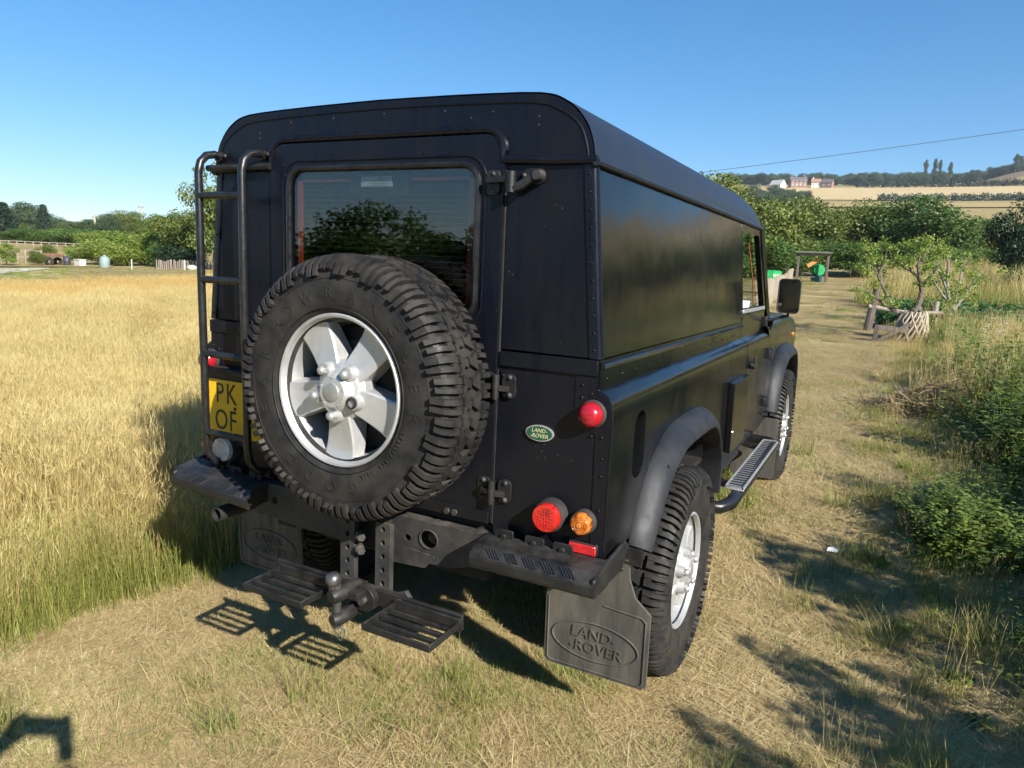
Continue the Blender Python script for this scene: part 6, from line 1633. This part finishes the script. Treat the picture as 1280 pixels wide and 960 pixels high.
# ================================================================ the photographer, standing behind the camera
def person():
    bk = Vector((-CF.x, -CF.y, 0)).normalized(); rt = Vector((CR.x, CR.y, 0)).normalized()
    foot = CAM + bk*.52; foot.z = plane_z(foot.x, foot.y)
    t = empty('person', foot); tag(t, 'person in dark shirt and trousers holding a phone up to photograph the vehicle', 'person')
    P = lambda r, b, z: foot + rt*r + bk*b + Vector((0,0,z))
    cz = CAM.z - foot.z
    J = {'pelvis':P(0,0,.95),'waist':P(0,0,1.10),'chest':P(0,.02,1.33),'neck':P(0,.0,1.50),'head0':P(0,-.02,1.60),'head1':P(0,-.03,1.72)}
    R = {'pelvis':.155,'waist':.14,'chest':.165,'neck':.06,'head0':.085,'head1':.085}
    E = [('pelvis','waist'),('waist','chest'),('chest','neck'),('neck','head0'),('head0','head1')]
    for s, n in ((1,'r'),(-1,'l')):
        J.update({n+'sh':P(s*.19,.02,1.43),n+'el':P(s*.25,-.20,1.24),n+'wr':P(s*.12,-.40,cz-.06),n+'hp':P(s*.10,0,.90),n+'kn':P(s*.12,-.01,.50),n+'an':P(s*.13,.03,.09),n+'to':P(s*.15,-.14,.045)})
        R.update({n+'sh':.075,n+'el':.048,n+'wr':.030,n+'hp':.095,n+'kn':.062,n+'an':.045,n+'to':.04})
        E += [('chest',n+'sh'),(n+'sh',n+'el'),(n+'el',n+'wr'),('pelvis',n+'hp'),(n+'hp',n+'kn'),(n+'kn',n+'an'),(n+'an',n+'to')]
    def skin(name, J, R, E, root, mat, sub=2):
        ks = list(J); me = bpy.data.meshes.new(name); me.from_pydata([J[k] for k in ks], [(ks.index(a), ks.index(b)) for a, b in E], [])
        o = bpy.data.objects.new(name, me); COL.objects.link(o)
        o.modifiers.new('skin', 'SKIN'); sd = o.modifiers.new('sub', 'SUBSURF'); sd.levels = sub; sd.render_levels = sub
        if not me.skin_vertices: me.skin_vertices.new()
        for i, k in enumerate(ks):
            v = me.skin_vertices[0].data[i]; v.radius = (R[k], R[k]); v.use_root = (k == root)
        me.materials.append(mat); attach(o, t); return o
    cloth = surf('dark_shirt', (.03,.035,.05), (.045,.05,.07), .85, scale=20); skinm = surf('skin', (.45,.27,.19), (.52,.32,.23), .55, scale=20)
    skin('body', J, R, E, 'pelvis', cloth)
    for s, n in ((1,'r'),(-1,'l')):   # hands closed on the phone's edges
        w = J[n+'wr']; pm = P(s*.088,-.445,cz-.012)
        HJ = {'w':w,'p':pm}; HR = {'w':.026,'p':.024}; HE = [('w','p')]
        for k in range(4):
            b0 = P(s*.088,-.462,cz+.032-.022*k); b1 = P(s*.080,-.494,cz+.034-.022*k); b2 = P(s*.058,-.497,cz+.033-.022*k)
            for q, pt, rr in (('a',b0,.0095),('b',b1,.0088),('c',b2,.008)): HJ['f%d%s' % (k,q)] = pt; HR['f%d%s' % (k,q)] = rr
            HE += [('p','f%da' % k),('f%da' % k,'f%db' % k),('f%db' % k,'f%dc' % k)]
        HJ.update({'t0':P(s*.075,-.448,cz-.03),'t1':P(s*.050,-.455,cz-.018)}); HR.update({'t0':.012,'t1':.010}); HE += [('p','t0'),('t0','t1')]
        skin('hand', HJ, HR, HE, 'p', skinm, 1)
    h = MB().lathe([(.001,.125),(.045,.118),(.075,.09),(.088,.05),(.085,.0),(.075,-.05),(.052,-.09),(.02,-.11),(.001,-.112)], J['head1']+Vector((0,0,-.02)), (0,0,1), 20).build('head', skinm, t)
    MB().lathe([(.001,.135),(.05,.128),(.082,.098),(.094,.055),(.092,.02)], J['head1']+Vector((0,0,-.02))+bk*.006, (0,0,1), 20).build('hair', surf('hair', (.03,.02,.014), (.06,.04,.025), .6, scale=60), t)
    f = MB()
    fc = J['head1']+Vector((0,0,-.02))-bk*.085
    f.tube([fc+Vector((0,0,.02)), fc-bk*.018+Vector((0,0,-.02)), fc-bk*.006+Vector((0,0,-.032))], [.008,.013,.010], 8)
    for s in (1,-1): f.lathe([(.001,-.01),(.012,-.008),(.020,0),(.012,.008),(.001,.01)], J['head1']+rt*s*.088+Vector((0,0,-.015)), rt, 10)
    f.build('face', skinm, h)
    e = MB()
    for s in (1,-1): e.ball(fc+rt*s*.030+bk*.012+Vector((0,0,.022)), .011, 10, 6)
    e.beam(fc-rt*.022+bk*.012+Vector((0,0,-.060)), fc+rt*.022+bk*.012+Vector((0,0,-.060)), .008, .008); e.build('eyes_and_mouth', surf('features', (.12,.06,.05), None, .4), h)
    p0 = CAM + bk*.035
    ph = MB().obox(p0, rt*.076, bk*.0042, Vector((0,0,.037))).build('phone', surf('phone_black', (.01,.01,.011), None, .2), bevel=.003); tag(ph, 'black phone held level in both hands', 'phone')
person()
